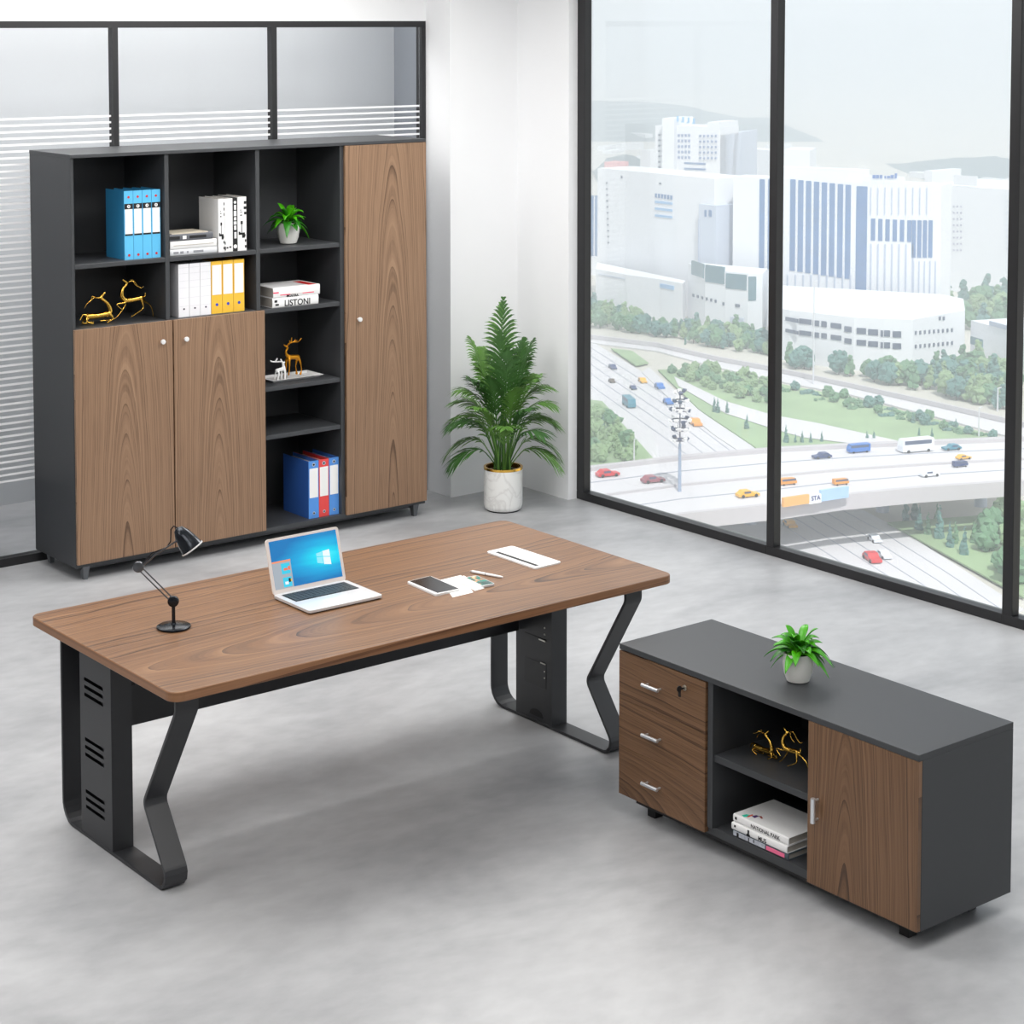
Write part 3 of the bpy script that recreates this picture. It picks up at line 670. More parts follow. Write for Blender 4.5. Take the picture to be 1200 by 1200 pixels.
def fillet(pts, r, n=5):
    out = []
    m_ = len(pts)
    for i in range(m_):
        p = Vector(pts[i]); a = Vector(pts[i-1]); b = Vector(pts[(i+1) % m_]); rr = r[i]
        if rr == 0: out.append(p); continue
        u = (a-p).normalized(); v = (b-p).normalized(); ang = u.angle(v); t = rr/math.tan(ang/2)
        p0 = p+u*t; p1 = p+v*t
        cdir = (u+v).normalized(); c_ = p+cdir*(rr/math.sin(ang/2))
        a0 = p0-c_; a1 = p1-c_
        for k in range(n+1):
            q = a0.lerp(a1, k/n).normalized()*rr; out.append(c_+q)
    return out
def leg_loop(x0, x1):
    path = [(-1.224, .7165), (-1.224, .006), (-2.018, .006), (-1.842, .262), (-2.078, .655), (-2.078, .7165)]
    path = [(-1.224, .7105), (-1.224, .0065), (-2.035, .0065), (-1.845, .265), (-2.076, .640), (-2.076, .7105)]
    rad = [.01, .075, .045, .035, .045, .01]
    pts = fillet(path, rad, 6)
    n = len(pts); cen = []
    th = .0062
    outer = []; inner = []
    for i in range(n):
        d1 = (pts[i]-pts[i-1]).normalized(); d2 = (pts[(i+1) % n]-pts[i]).normalized()
        nn = (Vector((-d1.y, d1.x))+Vector((-d2.y, d2.x))); nn.normalize()
        k = th/max(.5, nn.dot(Vector((-d2.y, d2.x))))
        outer.append(pts[i]+nn*k); inner.append(pts[i]-nn*k)
    vs = []
    for L in (outer, inner):
        for x in (x0, x1): vs += [(x, p.x, p.y) for p in L]
    fs = []
    for i in range(n):
        j = (i+1) % n
        fs += [(i, j, n+j, n+i), (2*n+i, 3*n+i, 3*n+j, 2*n+j), (i, 2*n+i, 2*n+j, j), (n+i, n+j, 3*n+j, 3*n+i)]
    return MB().add(vs, fs, 0, False)
dk(leg_loop(.67, .755), 'leg', BLACKM, bevel=.002)
dk(leg_loop(2.643, 2.728), 'leg', BLACKM, bevel=.002)
def slotted(x, ya, yb, z0, z1, slots, thick=.0016):
    """sheet in the plane x with parallelogram slots; slots: list of (y0, y1, z0, z1, dz)"""
    bm = bmesh.new()
    ys = sorted({ya, yb}); 
    # build by strips in z between slots
    mb = MB()
    zc = z0; sl = sorted(slots, key=lambda s: s[2])
    for (a, b, s0, s1) in sl:
        mb.box(x, x+thick, ya, yb, zc, s0)
        mb.box(x, x+thick, ya, a, s0, s1); mb.box(x, x+thick, b, yb, s0, s1)
        zc = s1
    mb.box(x, x+thick, ya, yb, zc, z1)
    return mb
SL = []
for zc in (.140, .330, .548):
    for dz in (-.028, 0, .028): SL.append((-1.553, -1.408, zc+dz-.0065, zc+dz+.0065))
def cable_box(xo, xi, slots, ya=-1.612, yb=-1.372):
    mb = slotted(xo, ya, yb, .0128, .704, slots) if slots else MB().box(xo, xo+.0016, ya, yb, .0128, .704)
    mb.box(xo+.0016, xi, ya, ya+.0016, .0128, .704); mb.box(xo+.0016, xi, yb-.0016, yb, .0128, .704)
    mb.box(xi-.0016, xi, ya+.0016, yb-.0016, .0128, .704)
    return mb
cb = dk(cable_box(.672, .752, SL), 'cable_box', BLACKM)
cb2 = dk(cable_box(2.646, 2.726, None, -1.625, -1.39), 'cable_box', BLACKM)
# details on the inner right cable box: small door with chrome bar and screws, cable mouth
CH2 = mat('dull_chrome', (200, 198, 190), .3, metal=1)
dt = dk(MB().box(2.6445, 2.646, -1.59, -1.445, .158, .262), 'cable_door', mat('black_panel', (36, 37, 40), .4), bevel=.0006, parent=cb2)
dk(MB().box(2.641, 2.6445, -1.588, -1.555, .262, .266), 'latch', CH2, parent=cb2)
dk(MB().box(2.641, 2.6455, -1.588, -1.545, .358, .363), 'latch', CH2, parent=cb2)
dk(MB().box(2.6445, 2.646, -1.588, -1.45, .3645, .367), 'cable_seam', INK, parent=cb2)
for y, zz in ((-1.580, .415), (-1.580, .388), (-1.580, .232), (-1.580, .205)):
    mb = MB(); mb.lathe([(.004, 0), (.003, .003)], 14, M=frame_m((2.646, y, zz), (0, -1, 0), (0, 0, 1))); dk(mb, 'screw', CH2, parent=cb2)
mouth = MB(); pts = [(-1.57, .03)]+[(-1.525+.045*math.cos(a), .03+.03*math.sin(a)) for a in [PI*k/8 for k in range(9)]]
vs = [(2.6448, p[0], p[1]) for p in pts[1:]]+[(2.6458, p[0], p[1]) for p in pts[1:]]
mouth.add(vs, [tuple(range(9)), tuple(range(9, 18))[::-1]]+[(i, (i+1) % 9, 9+(i+1) % 9, 9+i) for i in range(9)]); dk(mouth, 'cable_mouth', INK, parent=cb2)
# rails and modesty panel
bp2 = MB(); 
zc = .548
bp2.box(.760, 2.640, -1.416, -1.400, .366, .70)
mp = dk(bp2, 'modesty_panel', BLACKM, bevel=.001)
q = MB()
for dz in (-.028, 0, .028): q.box(.80, .865, -1.4172, -1.416, zc+dz-.006, zc+dz+.006)
dk(q, 'vent_slots', INK, parent=mp)
dk(MB().box(.76, 2.64, -1.93, -1.88, .676, .7165), 'cross_rail', BLACKM, bevel=.001)
dk(MB().box(.655, .77, -2.03, -1.25, .7168-.006, .7168), 'mount_plate', BLACKM)
dk(MB().box(2.63, 2.745, -2.03, -1.25, .7168-.006, .7168), 'mount_plate', BLACKM)

# ------------------------------------------------------------------ desk lamp
lamp = thing('desk_lamp', 'small black adjustable desk lamp on the left end of the desk', 'lamp', (.937, -1.58, .75))
LO = Vector((.937, -1.58, .75))
BLKG = mat('gloss_black_metal', (38, 42, 48), .22, metal=.6); ARMM = mat('gunmetal_rod', (96, 98, 102), .3, metal=.8)
MB().lathe([(.058, 0.0003), (.061, .004), (.060, .008), (.052, .0115), (.010, .014), (.0075, .02)], 40).build('base', BLKG, lamp)
MB().tube([(0, 0, .012), (0, 0, .10)], .0065, 14).build('pole', BLKG, lamp)
def P3(x, y, dy=0):
    u, z = onplane(x, y, LO, LO+_R); return _R*u+_fw*dy+Vector((0, 0, z-.75))
J1 = P3(203.1, 704.7); J2 = P3(162.2, 664.2)
LM3 = frame_m((0, 0, 0), _R, (0, 0, 1))
# joint discs face the camera side
def jdisc(c_, r, t_, nm):
    mb = MB(); mb.lathe([(r*.3, -t_*1.2), (r*.9, -t_), (r, -t_*.6), (r, t_*.6), (r*.9, t_), (r*.3, t_*1.3)], 24, M=frame_m(c_, _R, (0, 0, 1))); return mb.build(nm, BLKG if nm == 'lower_joint' else ARMM, lamp)
jdisc(J1, .020, .009, 'lower_joint'); jdisc(J2, .020, .008, 'elbow_joint')
for dy in (-.006, .006):
    off = _R*(.004 if dy > 0 else -.004)+_fw*dy+Vector((0, 0, .003 if dy > 0 else -.003)); MB().tube([J1+off, J2+off], .0026, 8).build('lower_arm', ARMM, lamp)
S0 = P3(208.5, 633)
MB().tube([J2+_R*.012, P3(182.7, 649.7), S0], .0032, 8).build('upper_arm', ARMM, lamp)
MB().tube([P3(166.5, 661), P3(178, 648.5, .004), P3(195, 642, .006), P3(199.6, 635, .006), P3(200, 621, .006), P3(203, 617, .004), P3(208.5, 618.5)], .0022, 8).build('cable', BLKG, lamp)
ax = (P3(225.3, 642.6)-P3(207.5, 618.3)).normalized(); sid = _fw.copy(); 
Mx = frame_m(P3(207.5, 618.3), sid.cross(ax), sid); 
zz = Mx.col[2].to_3d()
if zz.dot(ax) < 0: Mx = frame_m(P3(207.5, 618.3), -sid.cross(ax), sid)
LN = (P3(225.3, 642.6)-P3(207.5, 618.3)).length
MB().lathe([(.004, .0), (.017, .006), (.028, .028), (.036, .06), (.041, .09), (.0425, LN), (.0405, LN), (.038, .088), (.033, .06), (.026, .032), (.012, .012)], 36, M=Mx, cap=True).build('lamp_shade', BLKG, lamp)
MB().lathe([(.0432, LN-.003), (.0432, LN+.002), (.039, LN+.002), (.039, LN-.003)], 36, M=Mx, cap=False).build('shade_rim', mat('white_enamel', (235, 235, 235), .3), lamp)
MB().lathe([(.0075, .03), (.016, .05), (.02, .068), (.016, .084), (.004, .09)], 20, M=Mx).build('bulb', mat('frosted_bulb', (240, 238, 230), .4), lamp)

# ------------------------------------------------------------------ laptop
lap = thing('laptop', 'open silver laptop with a glowing blue screen on the desk', 'laptop', (1.56, -1.62, .7502))
LP0 = Vector((1.56, -1.62, .7502))
SIL = mat('silver_aluminium', (222, 223, 226), .32, metal=.35)
def lp(mb, name, m, parent=None, bevel=0):
    o = mb.build(name, m, parent or lap, bevel=bevel)
    for v in o.data.vertices: v.co -= LP0
    return o
bx0, bx1, by0, by1 = 1.397, 1.722, -1.752, -1.502
zb = .7502
lp(MB().prism(rbox(bx0, bx1, by0, by1, .012, 5), zb+.004, zb+.015), 'keyboard_deck', SIL, bevel=.001)
lp(MB().prism(rbox(bx0+.004, bx1-.004, by0+.004, by1-.004, .012, 5), zb, zb+.004), 'underside', INK)
kw = lp(MB().box(bx0+.022, bx1-.022, by1-.125, by1-.022, zb+.0148, zb+.0155), 'keyboard_well', mat('dark_key_well', (30, 36, 40), .5))
KEY = mat('charcoal_key', (44, 54, 60), .5)
for r_ in range(5):
    n_ = 14 if r_ < 4 else 9; y1_ = by1-.025-r_*.0197
    xa = bx0+.025; W_ = (bx1-bx0-.05)
    ws = [1]*14 if r_ < 4 else [1, 1, 1, 1.2, 5, 1.2, 1, 1, 1.8]
    tot = sum(ws); x_ = xa
    for w_ in ws:
        ww = W_*w_/tot; lp(MB().box(x_+.001, x_+ww-.001, y1_-.0178, y1_, zb+.0155, zb+.0175), 'key', KEY, kw); x_ += ww
lp(MB().box(1.51, 1.61, by0+.012, by0+.078, zb+.0149, zb+.0153), 'trackpad', mat('trackpad_silver', (206, 208, 212), .4))
# lid: tilts back
HB = Vector(((bx0+bx1)/2, by1-.002, zb+.013)); tilt = math.radians(16)
up = Vector((0, math.sin(tilt), math.cos(tilt))); Lm = frame_m(HB, (1, 0, 0), up)   # z out towards -y
LH, LW = .207, (bx1-bx0)
def lidbox(x0, x1, y0, y1, z0, z1): 
    return MB().box(x0, x1, y0, y1, z0, z1, M=Lm)
lidp = [Vector((p[0], p[1], 0)) for p in rbox(-LW/2, LW/2, 0, LH, .012, 5)]
mb = MB(); n = len(lidp); vs = [Lm @ Vector((p.x, p.y, 0)) for p in lidp]+[Lm @ Vector((p.x, p.y, -.006)) for p in lidp]
mb.add(vs, [tuple(range(n)), tuple(range(n, 2*n))[::-1]]+[(i, (i+1) % n, n+(i+1) % n, n+i) for i in range(n)])
lid = lp(mb, 'lid', mat('warm_white_bezel', (236, 226, 220), .4), bevel=.0008)
SW0, SW1, SH0, SH1 = -LW/2+.013, LW/2-.013, .018, LH-.010
def screen_mat():
    m = bpy.data.materials.new('glowing_screen'); m.use_nodes = True; nt = m.node_tree; N = nt.nodes; Lk = nt.links.new
    b = N['Principled BSDF']; b.inputs['Base Color'].default_value = (.01, .02, .03, 1); b.inputs['Roughness'].default_value = .25
    tc = N.new('ShaderNodeTexCoord'); 
    mp_ = N.new('ShaderNodeMapping'); mp_.vector_type = 'POINT'; Lk(tc.outputs['Generated'], mp_.inputs[0]); mp_.inputs['Location'].default_value = (-.78, -.5, -.52)
    mp2 = N.new('ShaderNodeMapping'); mp2.inputs['Scale'].default_value = (1.15, .0, 1.6); Lk(mp_.outputs[0], mp2.inputs[0])
    ln_ = N.new('ShaderNodeVectorMath'); ln_.operation = 'LENGTH'; Lk(mp2.outputs[0], ln_.inputs[0])
    wv = N.new('ShaderNodeTexNoise'); wv.inputs['Scale'].default_value = 2.2
    mp3 = N.new('ShaderNodeMapping'); mp3.inputs['Scale'].default_value = (.5, 1, 3); Lk(tc.outputs['Generated'], mp3.inputs[0]); Lk(mp3.outputs[0], wv.inputs['Vector'])
    ad = N.new('ShaderNodeMath'); ad.operation = 'MULTIPLY_ADD'; ad.inputs[1].default_value = .35; Lk(wv.outputs['Fac'], ad.inputs[0]); Lk(ln_.outputs['Value'], ad.inputs[2])
    cr = N.new('ShaderNodeValToRGB'); e = cr.color_ramp.elements; e[0].position = .15; e[0].color = lin((90, 250, 255)); e[1].position = 1.0; e[1].color = lin((0, 120, 190))
    k = e.new(.38); k.color = lin((0, 222, 250)); k = e.new(.65); k.color = lin((0, 168, 226))
    Lk(ad.outputs[0], cr.inputs[0]); Lk(cr.outputs[0], b.inputs['Emission Color']); b.inputs['Emission Strength'].default_value = .95
    return m
scr = lp(lidbox(SW0, SW1, SH0, SH1, 0, .0006), 'screen', screen_mat(), lid)
def glow(nm, c, s=1.0):
    m = mat(nm, (8, 8, 8), .3, emit=c, es=s); return m
def sq(x0, x1, y0, y1, m, nm, lift=.0009):
    w, h = SW1-SW0, SH1-SH0
    return lp(lidbox(SW0+w*x0, SW0+w*x1, SH0+h*y0, SH0+h*y1, .0006, lift), nm, m, scr if False else lid)
WG = glow('screen_white', (240, 250, 255), 1.0)
lg = MB(); w, h = SW1-SW0, SH1-SH0
def quad3(mb, pts):
    vs = [Lm @ Vector((SW0+w*a, SH0+h*b, .0006)) for a, b in pts]+[Lm @ Vector((SW0+w*a, SH0+h*b, .0010)) for a, b in pts]
    mb.add(vs, [(0, 1, 2, 3), (7, 6, 5, 4), (0, 4, 5, 1), (1, 5, 6, 2), (2, 6, 7, 3), (3, 7, 4, 0)])
quad3(lg, [(.755, .50), (.86, .47), (.86, .62), (.755, .605)]); quad3(lg, [(.755, .33), (.86, .30), (.86, .455), (.755, .485)])
lp(lg, 'logo_panes', WG, lid)
lg = MB(); quad3(lg, [(.66, .515), (.745, .50), (.745, .60), (.66, .58)]); quad3(lg, [(.66, .38), (.745, .345), (.745, .485), (.66, .50)]); lp(lg, 'logo_panes', glow('screen_cyan', (150, 235, 250)), lid)
sq(0.0, .27, 0.0, .54, glow('screen_menu_grey', (176, 186, 196), .9), 'menu_panel', .0009)
sq(0.0, .27, .54, .575, glow('screen_orange', (245, 150, 110)), 'menu_bar', .0011)
sq(.125, .25, .29, .51, glow('screen_tile', (60, 205, 235)), 'menu_tile', .0012); sq(.125, .25, .02, .22, glow('screen_tile', (60, 205, 235)), 'menu_tile', .0012)
sq(.155, .215, .36, .41, glow('screen_salmon', (240, 120, 90)), 'tile_mark', .0014); sq(.22, .25, .36, .44, glow('screen_salmon', (240, 120, 90)), 'tile_mark', .0014)
sq(.15, .20, .07, .13, WG, 'tile_mark', .0014); sq(.205, .235, .11, .19, INK, 'tile_mark', .0014); sq(.235, .25, .12, .17, glow('screen_yellow', (245, 200, 60)), 'tile_mark', .0014)
lp(MB().tube([Lm @ Vector((-LW/2+.03, .001, -.003)), Lm @ Vector((LW/2-.03, .001, -.003))], .0042, 10), 'hinge', SIL)

# ------------------------------------------------------------------ small things on the desk top
def slab(name, label, cat, quad, z0, th, m, r=0):
    q = [Vector((x, y, 0)) for x, y in quad]
    pts = fillet([(p.x, p.y) for p in q], [r]*4, 4) if r else [(p.x, p.y) for p in q]
    c_ = sum(q, Vector())/4
    o = MB().prism([(p[0], p[1]) for p in pts], z0, z0+th).build(name, m, loc=(c_.x, c_.y, z0)); 
    if label: tag(o, label, cat)
    return o, c_
T = .7502
def inset(q, f):
    c_ = Vector((sum(p[0] for p in q)/4, sum(p[1] for p in q)/4)); return [tuple(c_+(Vector(p)-c_)*f) for p in q]
tq = [(1.905, -1.648), (1.893, -1.853), (2.010, -1.850), (2.022, -1.640)]
o, c_ = slab('tablet', 'black screened tablet with white edge on the desk, left of the notes', 'tablet', tq, T, .008, WHITE, .008)
q2 = [(1.915, -1.650), (1.908, -1.842), (2.006, -1.846), (2.018, -1.644)]
k = MB().prism(q2, T+.008, T+.0084).build('tablet_screen', mat('black_glass_screen', (20, 21, 24), .15), o)
for v in k.data.vertices: v.co -= o.location
def paper(label, q, zz):
    o, c_ = slab('paper_sheet', label, 'paper', q, zz, .0004, PAPER)
    return o
paper('white note sheet on the desk between the tablet and the phone', [(2.030, -1.690), (1.935, -1.902), (2.035, -1.898), (2.137, -1.684)], T)
o = paper('narrow white sheet on the desk under the phone', [(2.095, -1.700), (2.050, -1.888), (2.100, -1.884), (2.140, -1.700)], T+.0006)
k = MB().box(2.063, 2.067, -1.87, -1.76, T+.001, T+.0013).build('printed_line', GREY, o)
for v in k.data.vertices: v.co -= o.location
pq = [(2.112, -1.742), (2.096, -1.876), (2.152, -1.882), (2.166, -1.748)]
o, c_ = slab('phone', 'silver phone with a colourful screen lying on the white sheets', 'phone', pq, T+.0012, .0075, SIL, .008)
pm = bpy.data.materials.new('phone_wallpaper'); pm.use_nodes = True; nt = pm.node_tree; b = nt.nodes['Principled BSDF']; b.inputs['Roughness'].default_value = .15
tc = nt.nodes.new('ShaderNodeTexCoord'); n_ = nt.nodes.new('ShaderNodeTexNoise'); n_.inputs['Scale'].default_value = 1.6; n_.inputs['Distortion'].default_value = 1.2; cr = nt.nodes.new('ShaderNodeValToRGB')
e = cr.color_ramp.elements; e[0].position = .36; e[0].color = lin((16, 66, 60)); e[1].position = .66; e[1].color = lin((214, 196, 150)); k_ = e.new(.5); k_.color = lin((20, 130, 110)); k_ = e.new(.56); k_.color = lin((170, 110, 70))
nt.links.new(tc.outputs['Generated'], n_.inputs['Vector']); nt.links.new(n_.outputs['Fac'], cr.inputs[0]); nt.links.new(cr.outputs[0], b.inputs['Base Color'])
k = MB().prism(inset(pq, .90), T+.0087, T+.0091).build('phone_screen', pm, o)
for v in k.data.vertices: v.co -= o.location
pe = thing('pen', 'white ballpoint pen on the desk behind the phone', 'pen', (2.187, -1.676, T+.0055)); 
d = Vector((2.236-2.187, -1.822+1.676, 0)); L_ = d.length; d.normalize()
MB().tube([d*.012, d*.075], .0055, 12).build('barrel', WHITE, pe); MB().tube([d*.076, d*(L_-.012), d*L_], [.0052, .0045, .003], 12).build('cap', WHITE, pe)
MB().tube([d*0, d*.012], [.0012, .005], 12).build('tip', CHROME, pe); MB().tube([d*.075, d*.0765], .0057, 12).build('ring', INK, pe)
kq = [(2.409, -1.492), (2.412, -1.806), (2.552, -1.799), (2.547, -1.488)]
o, c_ = slab('keyboard_pad', 'flat white pad with one black strip on the right end of the desk', 'desk pad', kq, T, .006, WHITE, .012)
sq_ = [(2.430, -1.525), (2.432, -1.783), (2.449, -1.783), (2.447, -1.525)]
k = MB().prism(sq_, T+.006, T+.0064).build('black_strip', INK, o)
for v in k.data.vertices: v.co -= o.location

# ------------------------------------------------------------------ sideboard
KX0, KX1, KY0, KY1 = 2.298, 2.766, -3.831, -2.4334
KL = Vector((2.53, -3.13, 0))
sbd = thing('sideboard', 'low charcoal sideboard with walnut drawers and one walnut door, right of the desk', 'sideboard', KL)
def sk_(mb, name, m, parent=None, bevel=.0012):
    o = mb.build(name, m, parent or sbd, bevel=bevel)
    for v in o.data.vertices: v.co -= KL
    return o
ZT = .6374; KF = KX0+.018
sk_(MB().box(KX0, KX1, KY0, KY1, .6165, ZT), 'top_panel', CHAR, bevel=.0015)
sk_(MB().box(KF, KX1, KY0, KY0+.018, .07, .6165), 'side_panel', CHAR)
sk_(MB().box(KF, KX1, KY1-.018, KY1, .07, .6165), 'side_panel', CHAR)
sk_(MB().box(KF, KX1, KY0+.018, KY1-.018, .07, .10), 'bottom_panel', CHAR)
sk_(MB().box(KX1-.015, KX1, KY0+.018, KY1-.018, .10, .6165), 'back_panel', CHAR)
for y in (-2.903, -3.376): sk_(MB().box(KF-.012, KX1-.015, y-.0125, y+.0125, .10, .6165), 'divider', CHAR)
sk_(MB().box(KF-.004, KX1-.015, -3.3635, -2.9155, .337, .362), 'shelf', CHAR)
for i, (z0, z1) in enumerate(((.4345, .6125), (.2565, .4335), (.078, .2555))):
    dn = ['top walnut drawer with a lock', None, None][i]
    d = sk_(MB().box(KX0, KF-.0005, -2.884, KY1, z0, z1), 'drawer', WOOD_D, bevel=.0004)
    if dn: d['label'] = dn
    hz = (.527, .343, .165)[i]
    hm = MB()
    hm.tube([(KX0-.022, -2.580, hz), (KX0-.022, -2.664, hz)], .0066, 12); hm.tube([(KX0, -2.590, hz), (KX0-.022, -2.590, hz)], .004, 10); hm.tube([(KX0, -2.656, hz), (KX0-.022, -2.656, hz)], .004, 10)
    sk_(hm, 'handle', CHROME, d, bevel=0)
    if i == 0:
        lk = MB(); lk.lathe([(.010, 0), (.010, .004), (.007, .006)], 20, M=frame_m((KX0, -2.782, .566), (0, -1, 0), (0, 0, 1)))
        lo = sk_(lk, 'lock', mat('chrome_lock', (190, 185, 170), .3, metal=1), d, bevel=0)
        lk = MB(); lk.box(KX0-.030, KX0-.004, -2.784, -2.780, .563, .569); lk.lathe([(.011, -.0015), (.011, .0015)], 16, M=frame_m((KX0-.036, -2.79, .572), (1, 0, 0), (0, 0, 1)))
        lk.box(KX0-.030, KX0-.026, -2.788, -2.778, .540, .566); sk_(lk, 'key', INK, lo, bevel=0)
d = sk_(MB().box(KX0, KF-.0005, -3.8305, -3.368, .072, .6155), 'door', WOOD_E, bevel=.0012)
hm = MB(); hm.tube([(KX0-.024, -3.414, .292), (KX0-.024, -3.414, .374)], .0085, 12); hm.tube([(KX0, -3.414, .300), (KX0-.024, -3.414, .300)], .004, 10); hm.tube([(KX0, -3.414, .366), (KX0-.024, -3.414, .366)], .004, 10)
sk_(hm, 'handle', CHROME, d, bevel=0)
sk_(MB().box(KX0+.045, KX1-.035, KY0+.045, KY1-.045, .042, .07), 'base_frame', mat('black_base', (30, 30, 32), .6))
for x in (KX0+.07, KX1-.10):
    for y in (KY0+.09, KY1-.12): sk_(MB().box(x, x+.04, y, y+.04, 0, .042), 'foot', INK)
# flat books in the sideboard
z = .1002
mp_ = mat('marble_grey_print', (176, 180, 190), .6, noise=.5, nscale=90)
def flatbook(label, loc, w, d, h, cov):
    t = book('book', label, loc, w, d, h, cov, rz=-PI/2, vertical=False); return t
b1 = flatbook('grey and pink spined book at the bottom of the sideboard stack', (2.325, -3.000, z), .262, .20, .022, mat('slate_edge_cover', (70, 84, 92), .5))
MB().box(.004, .155, -.0052, -.0030, .004, .0195).build('spine_panel', mp_, b1)
MB().box(.160, .245, -.0052, -.0030, .0045, .018).build('spine_panel', mat('pink_spine', (236, 112, 150), .5), b1)
q = MB(); q.box(.02, .03, -.0056, -.003, .004, .018); q.box(.075, .08, -.0056, -.003, .004, .018); q.box(.1, .104, -.0056, -.003, .008, .019); q.build('spine_print', INK, b1)
b2 = flatbook('white book in the middle of the sideboard stack with black figures on its spine', (2.322, -2.996, z+.0226), .262, .198, .025, BW)
text('title_text', 'MUS', .020, INK, b2, frame_m((.128, -.0038, .004), (1, 0, 0), (0, 0, 1)))
q = MB(); q.box(.078, .086, -.0050, -.003, .004, .022); q.box(.074, .089, -.0050, -.003, .001, .008); q.box(.014, .021, -.0050, -.003, .012, .019); q.build('spine_print', INK, b2)
b3 = flatbook('white book with a colourful dancer, on top of the sideboard stack', (2.330, -2.996, z+.0482), .262, .196, .027, BW)
text('title_text', 'NATIONAL PARK', .0175, INK, b3, frame_m((.085, -.0038, .006), (1, 0, 0), (0, 0, 1)))
q = MB(); q.box(.01, .018, -.0052, -.003, .010, .019); q.build('spine_print', INK, b3)
def cov(t, pts, m, nm='cover_art', zt=.0268):
    n = len(pts); vs = [(a, b, zt) for a, b in pts]+[(a, b, zt+.0005) for a, b in pts]
    MB().add(vs, [tuple(range(n)), tuple(range(n, 2*n))[::-1]]+[(i, (i+1) % n, n+(i+1) % n, n+i) for i in range(n)]).build(nm, m, t)
cov(b3, [(.030, .008), (.045, .004), (.052, .014), (.046, .03), (.034, .028)], mat('teal_print', (40, 200, 170), .5))
cov(b3, [(.046, .016), (.056, .012), (.054, .04), (.047, .042)], mat('orange_print', (226, 92, 60), .5))
cov(b3, [(.056, .030), (.074, .026), (.072, .05), (.060, .048)], mat('purple_print', (66, 30, 96), .5))
cov(b3, [(.070, .050), (.078, .056), (.094, .046), (.092, .040)], mat('brown_red_print', (150, 60, 50), .5))

# ------------------------------------------------------------------ planter behind the glass partition
pt = thing('planter', 'tapered grey planter with dark foliage behind the striped glass partition', 'plant', (1.86, 2.42, 0))
MB().lathe([(.07, 0), (.085, .01), (.125, .16), (.15, .36), (.155, .44), (.145, .44), (.14, .40)], 36).build('pot', mat('slate_planter', (78, 88, 98), .45), pt)
MB().lathe([(.001, .41), (.142, .41)], 24, cap=False).build('soil', SOIL, pt)
DK = mat('dark_foliage', (30, 36, 48), .5); rnd = random.Random(2)
for i in range(22):
    az = i*2.4; lf = leaf_mesh(rnd.uniform(.25, .42), .05, rnd.uniform(.7, 1.35), rnd.uniform(.25, .6), az, (0, 0, .42+.012*i), DK, pt)

# ================================================================== the city outside
G = -120.0
def gp(x, y, z=G): v = at(x, y, z); return Vector((v.x, v.y, z))
CWHITE = mat('city_white_concrete', (226, 228, 232), .8, noise=.03, nscale=.05)
CPALE = mat('city_pale_grey', (190, 198, 212), .8, noise=.04, nscale=.05)
CGLASS = mat('city_blue_glazing', (74, 112, 160), .25, noise=.25, nscale=.15)
CGLASS2 = mat('city_green_glazing', (84, 122, 134), .25, noise=.35, nscale=.12)
CDARK = mat('city_dark_window', (62, 76, 104), .3)
CLINE = mat('city_grey_joint', (176, 184, 202), .8)
ROAD = mat('pale_road_concrete', (206, 204, 206), .9, noise=.05, nscale=.05)
ROADL = mat('road_line_grey', (160, 164, 176), .9)
KERB = mat('parapet_concrete', (188, 184, 186), .9)
GRASS = mat('park_grass', (144, 168, 126), .95, noise=.3, nscale=.06)
GROUND = mat('city_ground', (196, 192, 182), .95, noise=.15, nscale=.01)
TREES = [mat('tree_green_a', (96, 134, 98), .9, noise=.5, nscale=.5), mat('tree_green_b', (130, 156, 112), .9, noise=.5, nscale=.5), mat('tree_blue_green', (86, 126, 118), .9, noise=.5, nscale=.5)]
HILL = mat('hill_green', (84, 106, 110), .95, noise=.3, nscale=.004)
struct(MB().box(60, 9000, -1500, 9000, G-1, G).build('ground', GROUND))

class Building:
    def __init__(s, name, label, A, B, depth, ztop, m, group=None, cat='building', z0=G):
        s.A, s.B = A, B; s.e = Vector((B.x-A.x, B.y-A.y, 0)); s.w = s.e.length; s.e /= s.w
        s.n = Vector((s.e.y, -s.e.x, 0))
        if s.n.dot(Vector((EYE.x-A.x, EYE.y-A.y, 0))) < 0: s.n = -s.n
        s.root = thing(name, label, cat, (A.x, A.y, G), group=group); s.O = Vector((A.x, A.y, G))
        if ztop is not None: s.block([A, B, B-s.n*depth, A-s.n*depth], z0, ztop, m, 'wall')
    def block(s, poly, z0, z1, m, nm='wall'):
        return MB().prism([(p.x-s.O.x, p.y-s.O.y) for p in poly], z0-G, z1-G).build(nm, m, s.root)
    def rect(s, x0, y0, x1, y1, m, nm='window', A=None, B=None, out=.3, parent=None):
        """pixel rectangle on the facade plane"""
        A = A or s.A; B = B or s.B; e = Vector((B.x-A.x, B.y-A.y, 0)).normalized(); n = Vector((e.y, -e.x, 0))
        if n.dot(Vector((EYE.x-A.x, EYE.y-A.y, 0))) < 0: n = -n
        u0, z1 = onplane(x0, y0, A, B); u1, z0 = onplane(x1, y1, A, B)
        if u1 < u0: u0, u1 = u1, u0
        if z1 < z0: z0, z1 = z1, z0
        p = [A+e*u0-n*.3, A+e*u1-n*.3, A+e*u1+n*out, A+e*u0+n*out]
        return MB().prism([(q.x-s.O.x, q.y-s.O.y) for q in p], z0-G, z1-G).build(nm, m, parent or s.root)
def ztop_at(x, y, A, B): return onplane(x, y, A, B)[1]

